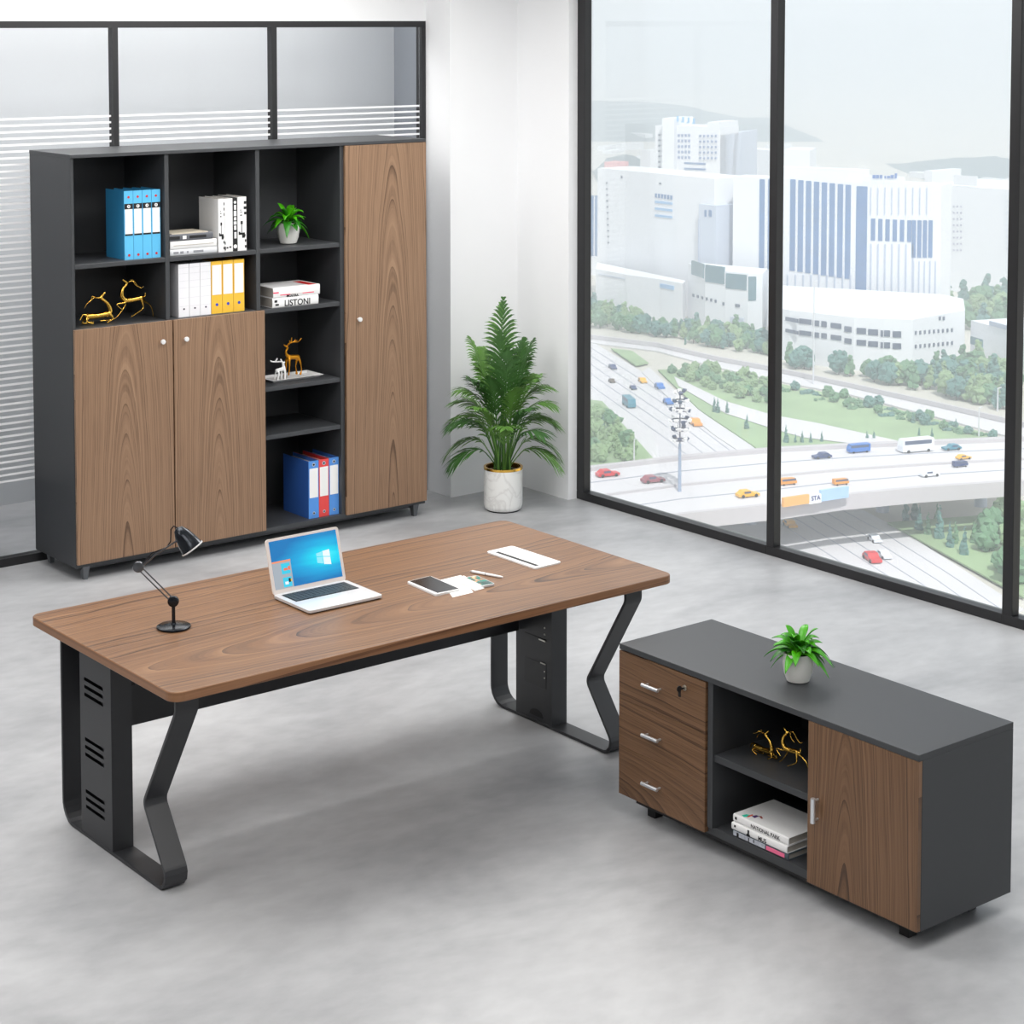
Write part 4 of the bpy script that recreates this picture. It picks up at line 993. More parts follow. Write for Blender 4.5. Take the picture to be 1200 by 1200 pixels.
# --- big office slab with vertical glazing
A, B = gp(858, 378), gp(1101, 398)
b = Building('office_tower', 'wide white office block with tall vertical blue glazing strips', A, B, 13, ztop_at(1000, 213, A, B), CWHITE)
for i, x in enumerate([893, 903, 929, 938.2, 947.4, 956.6, 965.8, 975, 984.5, 993.7]):
    b.rect(x-2.5, 210+max(0, (x-929))*.1, x+2.5, 316+max(0, (x-920))*.15, CGLASS)
b.rect(1004, 218, 1015, 355, CGLASS, 'stair_glazing')
for i in range(6): b.rect(1021+i*8.5, 256+i*.4, 1025.5+i*8.5, 282+i*.3, CGLASS)
for i in range(4): b.rect(1069+i*6.5, 258, 1073+i*6.5, 302, CGLASS)
for i in range(9): b.rect(1020+i*8.2, 220, 1020.9+i*8.2, 252, CLINE, 'facade_joint')
for i in range(7): b.rect(1020+i*8.2, 286, 1020.9+i*8.2, 356, CLINE, 'facade_joint')
for i in range(5): b.rect(1070+i*6.4, 306, 1070.8+i*6.4, 358, CLINE, 'facade_joint')
for i in range(9): b.rect(922+i*9.2, 322, 923.6+i*9.2, 346+i*.6, CLINE, 'facade_joint')
for x0, x1, y0 in ((924, 992, 198), (1010, 1060, 205)): b.rect(x0, y0, x1, 216, CWHITE, 'roof_parapet', out=.1)
for i, (x, w_, h_) in enumerate([(1023, 3, 4), (1027, 3, 4), (1031.5, 2.5, 4), (1037, 1.5, 3), (1040, 3, 3), (1044, 3.5, 4), (1049, 2, 6)]): b.rect(x, 209-h_, x+w_, 209, mat('sign_blue', (70, 110, 175), .6), 'roof_sign', out=.5)
# rear penthouse
C_ = [A+b.e*(b.w*.2)-b.n*4, A+b.e*(b.w*.62)-b.n*4, A+b.e*(b.w*.62)-b.n*11, A+b.e*(b.w*.2)-b.n*11]
b.block(C_, ztop_at(1000, 213, A, B), ztop_at(1000, 200, A, B), CWHITE, 'penthouse')
# --- curved podium
base = [gp(900, 418), gp(925, 424), gp(955, 428), gp(1000, 434), gp(1035, 436), gp(1069, 437), gp(1130, 424)]
b = Building('podium_building', 'low curved white building with two bands of windows in front of the office block', base[0], base[1], 1, None, CWHITE)
zt = onplane(1000, 372, base[3], base[4])[1]
b.block(base+[gp(1128, 408), gp(1102, 402), gp(905, 389)], G, zt, CWHITE)
def seg_for(px):
    for a, c_, (p, q) in [(900, 925, (0, 1)), (925, 955, (1, 2)), (955, 1000, (2, 3)), (1000, 1035, (3, 4)), (1035, 1069, (4, 5)), (1069, 1131, (5, 6))]:
        if a <= px < c_: return base[p], base[q]
for (x0, x1, y) in [(921, 935, 371), (937, 951, 373), (953, 960, 375), (963, 969, 376), (974, 986, 378), (990, 998, 382), (1004, 1015, 384), (1017.5, 1029, 385.5), (1032, 1034.8, 387), (1036, 1043, 387), (1046, 1056, 388)]:
    a_, b_ = seg_for(min(x0+1, 1068)); b.rect(x0, y, x1, y+7.5, CDARK, 'window', a_, b_); b.rect(x0, y+14, x1, y+21, CDARK, 'window', a_, b_)
for i in range(9):
    x = 1072+i*5.3; b.rect(x, 388-i*.4, x+1.6, 392-i*.4, CDARK, 'window', base[5], base[6]); b.rect(x, 404-i*.5, x+1.6, 408-i*.5, CDARK, 'window', base[5], base[6])
b.rect(1100, 371, 1102, 375, CDARK, 'window', base[5], base[6]); b.rect(1104.5, 371, 1106.5, 375, CDARK, 'window', base[5], base[6])
# low annex to the right
A, B = gp(1137, 422), gp(1225, 449)
b = Building('annex_building', 'low white annex running right from the curved building', A, B, 30, ztop_at(1140, 376, A, B), CWHITE)
b.rect(1138, 394, 1152, 407, CGLASS2, 'window'); b.rect(1160, 381, 1185, 382.5, CLINE, 'roof_line')
# --- white museum-like block on the left
A, B = gp(700, 352), gp(836, 376)
zt = ztop_at(702, 197, A, B)
b = Building('museum_building', 'large windowless white block with a column of tiny dark openings, behind the left pane', A, B, 20, zt, CWHITE)
for i in range(11): b.rect(710.5+i*.2, 213.5+i*7, 712+i*.2, 215.2+i*7, CDARK, 'window')
for i in range(6): b.rect(768+i*3.6, 226.5+i*.5, 770+i*3.6, 231.5+i*.5, CGLASS, 'window')
for i in range(3): b.rect(768, 235+i*8, 788, 240+i*8, mat('city_pale_blue_glazing', (138, 176, 214), .3), 'window_band')
pass
b.rect(773, 214, 775, 216, CDARK, 'window'); b.rect(728, 206, 729.5, 209, CDARK, 'window')
A2, B2 = gp(818, 374.5), gp(838, 377.5); 
b.block([A2, B2, B2-b.n*20, A2-b.n*20], G, ztop_at(828, 240, A2, B2), CPALE, 'corner_block'); b.rect(826, 246, 828, 254, CGLASS, 'window', A2, B2); b.rect(831, 246, 834, 254, CGLASS, 'window', A2, B2); b.rect(818.5, 256, 819.4, 310, CLINE, 'facade_joint', A2, B2)
P_ = [gp(698, 362), gp(735, 370), gp(773, 376), gp(800, 382), gp(803, 378), gp(700, 353)]
b.block(P_, G, onplane(735, 322, P_[0], P_[1])[1], CWHITE, 'lower_storey')
b.rect(701, 321, 733, 327, CGLASS, 'window_band', P_[0], P_[1]); b.rect(774, 332, 790, 340, mat('city_pale_blue_glazing', (138, 176, 214), .3), 'window_band', P_[2], P_[3])
# --- low curved glass building
P_ = [gp(806, 379), gp(826, 387), gp(850, 391), gp(876, 394), gp(893, 394), gp(899, 387), gp(842, 381), gp(820, 378.5)]
b = Building('glass_pavilion', 'low rounded building with dark glazing above a white wall, next to the middle mullion', P_[0], P_[1], 1, None, CWHITE)
b.block(P_, G, onplane(850, 318, P_[2], P_[3])[1], CWHITE)
segs = [(811, 825, 0, 1, 305, 326), (827, 849, 1, 2, 310, 333), (851, 875, 2, 3, 320, 340), (877, 886, 3, 4, 324, 352)]
for x0, x1, p, q, y0, y1 in segs: b.rect(x0, y0, x1, y1, CGLASS2, 'glazing', P_[p], P_[q])
for i in range(6):
    x = 812+i*5.2; p, q = (0, 1) if x < 826 else (1, 2); b.rect(x, 344+i*1.4, x+1.8, 348+i*1.4, CDARK, 'window', P_[p], P_[q])
b.rect(847, 354, 849, 358, CDARK, 'window', P_[1], P_[2]); b.rect(862, 356, 867, 360, CDARK, 'window', P_[2], P_[3]); b.rect(856, 371, 872, 379, CPALE, 'garage_opening', P_[2], P_[3])
# --- tall tower with window grid
A, B = gp(767, 293), gp(843, 298)
b = Building('hotel_tower', 'tall white tower with a grid of small windows and blue rooftop letters', A, B, 24, ztop_at(800, 148, A, B), CWHITE)
C2 = gp(864, 289); b.block([B, C2, C2-b.n*26, B-b.n*26], G, onplane(855, 156, B, C2)[1], CPALE, 'side_wing')  # tower side in shade, that shade put into its grey colour
b.block([gp(775, 295), gp(789, 295.5), gp(789, 295.5)-b.n*24, gp(775, 295)-b.n*24], G, ztop_at(782, 138, A, B), CWHITE, 'end_tower')
b.block([gp(828, 297), gp(842, 298), gp(842, 298)-b.n*24, gp(828, 297)-b.n*24], G, ztop_at(835, 143, A, B), CWHITE, 'end_tower')
for r_ in range(8):
    for c_ in range(4): b.rect(772+c_*3.8, 157+r_*6.3, 773.8+c_*3.8, 159+r_*6.3, CDARK, out=.8)
for r_ in range(5):
    for c_ in range(5): b.rect(790.5+c_*4, 157+r_*6.5, 792.8+c_*4, 160.3+r_*6.5, mat('city_soft_blue_window', (104, 128, 170), .3))
    for c_ in range(5): b.rect(820+c_*4.6, 158+r_*6.5, 821.8+c_*4.6, 160.5+r_*6.5, mat('city_soft_blue_window', (104, 128, 170), .3), out=.9)
for i in range(4): b.rect(802, 190+i*6.5, 827, 193.2+i*6.5, CGLASS, 'window_band')
for r_ in range(3):
    for c_ in range(4): b.rect(849+c_*3, 245+r_*6.3, 850.5+c_*3, 248+r_*6.3, CDARK, 'window', B, C2)
for i, ch in enumerate('IJTC'): 
    x = 793.5+i*6.4; b.rect(x, 136+i*.9, x+1.6, 142+i*.9, mat('sky_blue_sign', (120, 180, 225), .6), 'roof_letter', out=.6); b.rect(x-1.2, 141+i*.9, x+1.6, 142.6+i*.9, mat('sky_blue_sign', (120, 180, 225), .6), 'roof_letter', out=.6)
# --- further blocks
A, B = gp(868, 277), gp(905, 281)
b = Building('apartment_block', 'white block with thin horizontal lines between the tower and the mullion', A, B, 10, ztop_at(870, 174, A, B), CWHITE)
for i in range(12): b.rect(871, 187+i*5, 885, 188.4+i*5, CLINE, 'window_band')
A, B = gp(1084, 338), gp(1215, 352)
b = Building('long_office_block', 'long white block with a patch of small square windows at the far right', A, B, 45, ztop_at(1100, 217, A, B), CWHITE)
for r_ in range(8):
    for c_ in range(6): b.rect(1104.5+c_*4.2, 241+r_*7.3, 1106.2+c_*4.2, 243+r_*7.3, mat('city_mauve_window', (150, 150, 172), .5))
for r_ in range(10): b.rect(1177, 228+r_*7, 1192, 229+r_*7, CLINE, 'window_band')
b.rect(1118, 205, 1145, 218, CWHITE, 'roof_box', out=.2)
for (x0, x1, y0, yb, l) in [(1082, 1091, 200, 300, 'slim white block left of the long block'), (918, 948, 176, 300, 'faint stepped tower rising behind the wide office block'), (750, 762, 176, 230, 'small distant white block left of the window grid tower'), (1177, 1188, 209, 300, 'white rooftop block at the far right edge')]:
    A, B = gp(x0, yb), gp(x1, yb+1); Building('distant_building', l, A, B, 25, ztop_at((x0+x1)/2, y0, A, B), CWHITE)
A, B = gp(708, 236), gp(723, 237); b = Building('distant_building', 'small distant pink block above the white windowless building', A, B, 14, ztop_at(715, 190, A, B), mat('pink_render', (226, 150, 150), .8))
for i in range(4): b.rect(710+i*3.2, 193, 711+i*3.2, 206, mat('pale_pink', (244, 206, 204), .8), 'balcony_strip')
A, B = gp(690, 322), gp(701, 323); b = Building('distant_building', 'narrow blue glazed block at the left window edge', A, B, 20, ztop_at(695, 232, A, B), CWHITE)
for i in range(2): b.rect(693+i*4.5, 225+4, 695.5+i*4.5, 300, CGLASS)
# pale low blocks behind, scattered
rnd = random.Random(12)
for i in range(16):
    x = [706, 733, 742, 756, 1090, 1104, 1122, 1150, 1166, 1180, 700, 722, 870, 884, 896, 955][i]; yb = rnd.uniform(158, 205) if x < 910 else rnd.uniform(210, 222); w_ = rnd.uniform(6, 13); 
    A, B = gp(x, yb), gp(x+w_, yb+rnd.uniform(-.5, .8)); h_ = rnd.uniform(3, 8)
    Building('distant_building', 'tiny pale block in the hazy distance before the hills', A, B, 30, ztop_at(x, yb-h_, A, B), CWHITE, group='tiny pale blocks in the distance')
# hills
def ridge(label, x0, x1, yb, tops, depth, nm='hill'):
    A, B = gp(x0, yb), gp(x1, yb); n = 40; vs = []; fs = []
    e = (B-A); nn = Vector((e.y, -e.x, 0)).normalized()
    if nn.dot(EYE-A) > 0: nn = -nn
    r2 = random.Random(x0)
    for i in range(n+1):
        t = i/n; p = A+e*t; k = t*(len(tops)-1); k0 = min(int(k), len(tops)-2); yt = tops[k0]+(tops[k0+1]-tops[k0])*(k-k0)+r2.uniform(-.8, .8)
        px_ = x0+(x1-x0)*t; P2 = p+nn*depth*.5
        d = ray(px_, yt); tt = (Vector((P2.x-EYE.x, P2.y-EYE.y)).length)/Vector((d.x, d.y)).length; z = (EYE+d*tt).z
        for f, zf in ((0, 0), (.18, .45), (.36, .82), (.5, 1), (.75, .7), (1, 0)): q = p+nn*depth*f; vs.append((q.x, q.y, G+(z-G)*zf))
    for i in range(n):
        for k in range(5): a = i*6+k; fs.append((a, a+1, a+7, a+6))
    o = MB().add(vs, fs, 0, True).build(nm, HILL); o['kind'] = 'structure'; return o
ridge('far', 640, 1260, 166, [134, 118, 119, 124, 136, 148, 156, 160, 158, 156, 160], 500, 'hill')
ridge('near', 1080, 1290, 214, [206, 192, 186, 184, 190, 194], 200, 'hill')
ridge('left', 700, 775, 214, [204, 186, 182, 181, 188, 198], 120, 'hill')

# roads, lawns, flyover --------------------------------------------------
def strip(name, left, right, z, m, th=.5):
    """closed polygon from two pixel polylines on the plane z"""
    L = [gp(x, y, z) for x, y in left]; R_ = [gp(x, y, z) for x, y in right]; n = len(L)
    vs = L+R_+[p-Vector((0, 0, th)) for p in L]+[p-Vector((0, 0, th)) for p in R_]; fs = []
    for i in range(n-1): fs += [(i, i+1, n+i+1, n+i), (2*n+i, 3*n+i, 3*n+i+1, 2*n+i+1), (i, 2*n+i, 2*n+i+1, i+1), (n+i, n+i+1, 3*n+i+1, 3*n+i)]
    fs += [(0, n, 3*n, 2*n), (n-1, 3*n-1, 4*n-1, 2*n-1)]
    return struct(MB().add(vs, fs).build(name, m))
def poly(name, pts, z, m, th=.4):
    P = [gp(x, y, z) for x, y in pts]; return struct(MB().prism([(p.x, p.y) for p in P], z-th, z).build(name, m))
# ring road behind
strip('ring_road', [(690, 392), (770, 402), (840, 418), (905, 430), (1000, 450), (1100, 472), (1200, 495)], [(690, 401), (770, 411), (840, 430), (905, 445), (1000, 463), (1100, 489), (1200, 516)], G+.6, ROAD)
strip('ring_road_parapet', [(690, 391.5), (770, 401), (840, 417), (905, 429), (1000, 449), (1100, 471), (1200, 494)], [(690, 392.3), (770, 402), (840, 418), (905, 430), (1000, 450), (1100, 472), (1200, 495)], G+2.2, KERB, 1.5)
# main road from upper left passing under the flyover to lower right
strip('main_road', [(690, 398), (760, 440), (840, 490), (900, 534), (960, 570), (1050, 618), (1130, 668), (1200, 714)], [(560, 398), (640, 470), (730, 540), (790, 590), (850, 640), (900, 680), (960, 720), (1040, 790)], G+.3, ROAD, .3)
for k, f in enumerate((.10, .2, .3, .4, .52)):
    l = [(690, 398), (760, 440), (840, 490), (900, 534), (960, 570), (1050, 618), (1130, 668), (1200, 714)]; r = [(560, 398), (640, 470), (730, 540), (790, 590), (850, 640), (900, 680), (960, 720), (1040, 790)]
    mid = [(a[0]+(c[0]-a[0])*f, a[1]+(c[1]-a[1])*f) for a, c in zip(l, r)]
    strip('lane_line', mid, [(a+.9, c_-.2) for a, c_ in mid], G+.38, ROADL, .06)
poly('lawn', [(716, 408), (741, 411), (760, 425), (745, 428)], G+.9, GRASS)
poly('lawn', [(771, 433), (830, 432), (905, 448), (905, 540), (880, 520), (820, 480)], G+.7, GRASS)
poly('lawn', [(905, 448), (1000, 466), (1100, 492), (1178, 514), (1178, 524), (905, 524)], G+.7, GRASS)
strip('park_path', [(790, 441), (850, 470), (905, 486), (960, 496), (1050, 516), (1060, 519)], [(795, 452), (850, 484), (905, 502), (940, 512), (1010, 521), (1030, 523)], G+.95, ROAD, .1)
strip('slip_road', [(760, 430), (800, 465), (850, 505), (902, 540)], [(752, 436), (790, 472), (838, 510), (895, 548)], G+.55, ROAD, .2)
poly('lawn', [(690, 468), (706, 470), (765, 536), (765, 545), (690, 548)], G+.9, GRASS)
poly('lawn', [(1040, 612), (1200, 600), (1200, 700), (1110, 650)], G+.9, GRASS)
# flyover: elevated curved deck
HB_ = 13.0
up_l = [(600, 562), (690, 548), (800, 535), (905, 526), (1000, 521), (1100, 517), (1200, 513)]
dn_l = [(640, 640), (700, 615), (800, 600), (915, 588), (985, 578), (1080, 569), (1200, 561)]
fly = sroot('flyover', gp(915, 560))
FO = fly.location.copy()
def fpart(l, r, z, m, nm, th):
    o = strip(nm, l, r, z, m, th); del o['kind']; o.parent = fly
    for v in o.data.vertices: v.co -= FO
    return o
fpart(up_l, dn_l, G+HB_, ROAD, 'deck', 1.8)
fpart([(x, y-2.4) for x, y in up_l], up_l, G+HB_+1.0, KERB, 'parapet', 2.2)
fpart(dn_l, [(x, y+2.2) for x, y in dn_l], G+HB_+1.0, KERB, 'parapet', 3.6)
mid = [((a[0]*.52+c[0]*.48), (a[1]*.52+c[1]*.48)) for a, c in zip(up_l, dn_l)]
fpart(mid, [(x, y+1.1) for x, y in mid], G+HB_+.5, KERB, 'median', .5)
for f in (.25, .75):
    md_ = [((a[0]*(1-f)+c[0]*f), (a[1]*(1-f)+c[1]*f)) for a, c in zip(up_l, dn_l)]; fpart(md_, [(x, y+.5) for x, y in md_], G+HB_+.12, ROADL, 'lane_line', .1)
for x, y in ((760, 575), (880, 562), (1035, 548), (1150, 542)):
    p = gp(x, y, G+HB_-1.8); mb = MB(); mb.lathe([(1.6, 0), (1.6, HB_-1.8)], 16, c=(p.x-FO.x, p.y-FO.y, G-FO.z)); mb.build('pier', CPALE, fly)
# road sign on the near parapet
def onparapet(x0, x1, y0, y1, m, nm, A, B, root, O):
    e = Vector((B.x-A.x, B.y-A.y, 0)).normalized(); n = Vector((e.y, -e.x, 0)); n = n if n.dot(EYE-A) > 0 else -n
    u0, za = onplane(x0, y0, A, B); u1, zb_ = onplane(x1, y1, A, B)
    p = [A+e*u0, A+e*u1, A+e*u1+n*.8, A+e*u0+n*.8]
    return MB().prism([(q.x-O.x, q.y-O.y) for q in p], min(za, zb_)-O.z, max(za, zb_)-O.z).build(nm, m, root)
A, B = gp(915, 590.5, G+HB_+1), gp(985, 580, G+HB_+1)
A = Vector((A.x, A.y, G)); B = Vector((B.x, B.y, G))
sg = thing('banner', 'orange and pale blue banner hanging on the near side of the flyover', 'banner', (A.x, A.y, G+HB_-3))
n_ = Vector((B.y-A.y, -(B.x-A.x), 0)).normalized(); n_ = n_ if n_.dot(EYE-A) > 0 else -n_
A3, B3 = A+n_*1.2, B+n_*1.2
onparapet(916, 946, 583, 589, mat('orange_banner', (232, 170, 96), .7), 'orange_panel', A3, B3, sg, sg.location)
onparapet(946, 960, 580, 588, mat('white_banner', (236, 236, 240), .7), 'white_panel', A3, B3, sg, sg.location)
onparapet(960, 992, 574, 582, mat('pale_blue_banner', (164, 196, 236), .7), 'blue_panel', A3, B3, sg, sg.location)

e3 = (B3-A3); e3.z = 0; e3.normalize(); u_, zt3 = onplane(948, 587, A3, B3)
text('banner_text', 'STA', 1.5, mat('banner_navy', (70, 80, 130), .7), sg, Matrix.Translation(-Vector(sg.location)) @ frame_m((A3.x+e3.x*u_+n_.x*.85, A3.y+e3.y*u_+n_.y*.85, zt3+.2), e3, (0, 0, 1)), .05)
# trees ------------------------------------------------------------------
def crown_mesh(seed, kind):
    r2 = random.Random(seed); mb = MB(); bm = bmesh.new()
    if kind == 'round':
        blobs = []
        for _ in range(46):
            a = r2.uniform(0, 6.28); h = r2.uniform(-1, 1); q = math.sqrt(1-h*h)*r2.uniform(.6, 1); blobs.append((.62*q*math.cos(a), .62*q*math.sin(a), .85+.55*h, r2.uniform(.14, .26)))
        blobs.append((0, 0, .85, .55))
    elif kind == 'cypress':
        blobs = [(r2.uniform(-.05, .05), r2.uniform(-.05, .05), .2+1.5*k/13, .23*(1.08-.075*k)) for k in range(13)]
    elif kind == 'tall':
        blobs = []
        for k in range(40):
            t = k/39; a = r2.uniform(0, 6.28); q = .42*(1-.75*t)*r2.uniform(.4, 1); blobs.append((q*math.cos(a), q*math.sin(a), .3+1.5*t, r2.uniform(.13, .24)*(1.1-.5*t)))
        blobs.append((0, 0, .8, .38))
    else:
        blobs = [(r2.uniform(-1, 1), r2.uniform(-.5, .5), r2.uniform(.15, .45), r2.uniform(.15, .3)) for _ in range(24)]
    for x, y, z, r in blobs:
        res = bmesh.ops.create_icosphere(bm, subdivisions=1 if r < .3 else 2, radius=r, matrix=Matrix.Translation((x, y, z)))
        for v in res['verts']:
            d = (v.co-Vector((x, y, z))); v.co += d*r2.uniform(-.35, .4)
    me = bpy.data.meshes.new('crown'); bm.to_mesh(me); bm.free()
    mb.add([v.co.copy() for v in me.vertices], [tuple(p.vertices) for p in me.polygons], 0, False); mb.tube([(0, 0, 0), (0, 0, .5)], .05, 6, mi=1)
    return mb
TRUNK = mat('tree_trunk', (110, 96, 84), .9)
protos = {}
def tree(kind, px, py, size, mi, label, group, name='tree'):
    key = (kind, mi, random.randrange(3))
    if key not in protos:
        o = crown_mesh(key[2]*7+mi*13+len(kind), kind).build(name, [TREES[mi], TRUNK]); protos[key] = o.data
    else:
        o = bpy.data.objects.new(name, protos[key]); COL.objects.link(o)
    p = gp(px, py); o.location = (p.x, p.y, G+(.0 if True else 0)); s_ = size*(p-EYE).length/FPX   # size in metres via distance
    sc = size*(Vector((p.x, p.y, G))-EYE).length/FPX
    o.scale = (sc, sc, sc); o.rotation_euler = (0, 0, random.uniform(0, 6.28)); o.name = name
    tag(o, label, 'tree', group); return o
def inside(x, y, P):
    c_ = False; j = len(P)-1
    for i in range(len(P)):
        if (P[i][1] > y) != (P[j][1] > y) and x < (P[j][0]-P[i][0])*(y-P[i][1])/(P[j][1]-P[i][1])+P[i][0]: c_ = not c_
        j = i
    return c_
def scatter(P, n, size, label, group, kinds=('round',), name='tree', mis=(0, 1, 2), mind=7):
    xs_ = [p[0] for p in P]; ys_ = [p[1] for p in P]; done = []; tr_ = 0
    while len(done) < n and tr_ < n*60:
        tr_ += 1; x = random.uniform(min(xs_), max(xs_)); y = random.uniform(min(ys_), max(ys_))
        if inside(x, y, P) and all((x-a)**2+((y-b_)*1.6)**2 > mind**2 for a, b_ in done): done.append((x, y))
    for x, y in done: tree(random.choice(kinds), x, y, random.uniform(*size), random.choice(mis), label, group, name)
scatter([(690, 362), (735, 377), (800, 391), (893, 398), (905, 402), (905, 420), (840, 410), (770, 395), (690, 384)], 60, (9, 15), 'round green tree between the white buildings and the ring road, left pane', 'trees before the white buildings', ('round', 'tall'), mind=8)
scatter([(918, 432), (1000, 440), (1070, 442), (1140, 430), (1190, 450), (1190, 486), (1100, 464), (1000, 443), (918, 425)], 72, (11, 19), 'blue green tree in the dense belt below the curved building, right pane', 'trees below the curved building', ('round', 'tall'), mis=(0, 2, 1), mind=8)
scatter([(1104, 384), (1190, 396), (1190, 358), (1104, 352)], 24, (13, 21), 'leafy tree on the slope in front of the long white block', 'trees before the long white block', ('round', 'tall'), mis=(0, 1, 2), mind=12)
scatter([(842, 318), (862, 306), (874, 310), (872, 322), (850, 330)], 7, (9, 12), 'small tree in the gap beside the tall tower', 'trees beside the tall tower', mind=8)
scatter([(776, 434), (835, 436), (903, 452), (903, 478), (850, 466), (800, 448)], 34, (7, 11), 'bushy green tree in the park inside the ring road, left pane', 'park trees in the left pane', mis=(0, 1), mind=9)
scatter([(918, 454), (1000, 470), (1100, 496), (1178, 518), (1150, 517), (1040, 490), (918, 462)], 34, (7, 11), 'low hedge bush along the ring road, right pane', 'hedge bushes along the ring road', ('bush', 'round'), name='bush', mis=(0, 2), mind=9)
scatter([(690, 486), (704, 488), (748, 534), (748, 544), (690, 546)], 18, (10, 17), 'pale green tree beside the main road at the left window edge', 'trees at the left window edge', ('tall', 'round'), mis=(0, 1), mind=11)
scatter([(1146, 632), (1190, 625), (1190, 690), (1160, 662)], 9, (20, 30), 'tall leafy tree on the lawn below the flyover', 'leafy trees below the flyover', mis=(1, 0), mind=22)
for (x, y, s_) in [(1061, 612, 20), (1072, 610, 20), (1077, 625, 20), (1087, 630, 18), (1101, 635, 26), (1113, 645, 20), (1119.5, 641, 18), (1130, 654, 22), (1141, 640, 18), (1098, 612, 14)]:
    tree('cypress', x, y, s_, 2 if s_ > 19 else 0, 'slender dark cypress in the row on the lawn below the flyover', 'cypresses below the flyover', 'cypress_tree')
for (x, y, s_) in [(837, 485, 12), (841, 486, 12), (852, 487, 11), (875, 505, 12), (921, 521, 14), (932, 521, 8), (940, 521, 10), (950, 521, 9), (963, 520, 9), (1016, 517, 8), (1024, 517, 8), (1077, 513, 8), (1092, 514, 8), (1070, 498, 10), (707, 505, 12), (1120, 505, 9), (868, 398, 6), (833, 399, 6), (803, 404, 7)]:
    tree('cypress', x, y, s_, 2, 'small dark cypress standing on the lawns between ring road and flyover', 'small cypresses behind the flyover', 'cypress_tree')

# vehicles -----------------------------------------------------------------
def car(px, py, z, colr, nm, label, heading=None, van=False, size=1.0, cat='car'):
    p = gp(px, py, z); L, W_, H_ = (4.6, 1.9, 1.4) if not van else (7.5, 2.4, 2.9)
    L *= size*1.05; W_ *= size*1.05; H_ *= size*1.05
    t = thing(nm, label, cat, (p.x, p.y, z), heading)
    m = mat('paint_%s' % colr[0], colr[1], .35)
    body = MB()
    if van:
        prof = [(-L/2, .35), (L/2, .35), (L/2, H_*.5), (L/2-.5, H_*.96), (-L/2, H_)]
    else:
        prof = [(-L/2, .3), (L/2, .3), (L/2, H_*.52), (L*.2, H_*.6), (L*.05, H_), (-L*.28, H_), (-L*.42, H_*.62), (-L/2, H_*.55)]
    n = len(prof); vs = [(a, -W_/2, b_) for a, b_ in prof]+[(a, W_/2, b_) for a, b_ in prof]
    body.add(vs, [tuple(range(n)), tuple(range(n, 2*n))[::-1]]+[(i, (i+1) % n, n+(i+1) % n, n+i) for i in range(n)])
    body.build('body', m, t)
    g_ = MB().box(-L*.26 if not van else -L*.42, L*.06 if not van else L*.44, -W_/2-.03, W_/2+.03, H_*.62, H_*.9); g_.build('windows', CDARK, t)
    for sx in (-.32, .32):
        for sy in (-1, 1):
            w_ = MB(); w_.lathe([(.36*size, -.12), (.36*size, .12)], 14, M=frame_m((sx*L, sy*W_*.5, .36*size), (1, 0, 0), (0, 0, 1))); w_.build('wheel', INK, t)
    return t
def head_of(a, b_, z): p, q = gp(*a, z), gp(*b_, z); return math.atan2(q.y-p.y, q.x-p.x)
HF = head_of((693, 560), (905, 540), G); HR = head_of((1100, 530), (918, 545), G); ZD = G+HB_+.02; HM = head_of((700, 440), (860, 560), G)
REDc = ('red', (206, 48, 52)); BLUc = ('blue', (40, 110, 190)); NAV = ('navy', (40, 60, 110)); YEL = ('yellow', (240, 178, 40)); MAR = ('maroon', (150, 76, 88)); ORG = ('orange', (228, 150, 50)); WHc = ('white', (228, 232, 238)); TEA = ('teal', (60, 130, 150)); PNK = ('pink', (236, 130, 136))
car(712, 558, ZD, REDc, 'car', 'red car on the flyover near the left window edge', HF, size=1.15)
car(765, 565, ZD, MAR, 'car', 'maroon car on the flyover behind the red one', HF, size=1.15)
car(876, 582, ZD, YEL, 'car', 'yellow taxi on the flyover left of the middle mullion', HF, size=1.1)
car(963, 537, ZD, NAV, 'car', 'navy car on the far lane of the flyover', HR)
car(1006, 530, ZD, BLUc, 'van', 'blue van on the far lane of the flyover', HR, True, .75, 'van')
car(1073, 529, ZD, WHc, 'bus', 'white and blue bus on the far lane of the flyover', HR, True, 1.15, 'bus')
car(1115, 527, ZD, TEA, 'car', 'teal car on the flyover right of the bus', HR)
car(1089, 558, ZD, WHc, 'car', 'white car on the near lane of the flyover', HF)
car(1125, 547, ZD, NAV, 'van', 'dark blue van on the flyover below the tiny yellow car', HF, True, .5, 'van')
car(1129, 538, ZD, YEL, 'car', 'tiny yellow car on the flyover near the right window edge', HF, size=.8)
car(923, 568, ZD, ORG, 'van', 'orange van on the flyover just right of the middle mullion', HF, True, .55, 'van')
car(985, 568, ZD, ORG, 'van', 'orange and cream van at the near parapet of the flyover', HF, True, .5, 'van')
ZR = G+.32
car(737, 476, ZR, ('teal', (60, 130, 150)), 'truck', 'teal and pink truck on the main road in the left pane', HM, True, 1.0, 'truck')
car(753, 448, ZR, YEL, 'car', 'yellow car on the main road near the grass triangle', HM)
car(773, 455, ZR, BLUc, 'car', 'blue car on the slip road beside the park', HM, size=1.15)
car(783, 473, ZR, BLUc, 'car', 'light blue car left of the mast lamp head', HM, size=1.1)
car(815, 498, ZR, ORG, 'car', 'orange car on the main road right of the mast lamp', HM, size=1.3)
car(718, 432, ZR, NAV, 'car', 'dark car far up the main road', HM)
car(742, 456, ZR, NAV, 'car', 'navy car in the middle lane of the main road', HM, size=.8)
car(717, 448, ZR, ('brown', (90, 74, 60)), 'car', 'brown car far up the main road', HM, size=.8)
car(926, 617, ZR, YEL, 'car', 'yellow car in the shade under the flyover', HM, size=1.05)
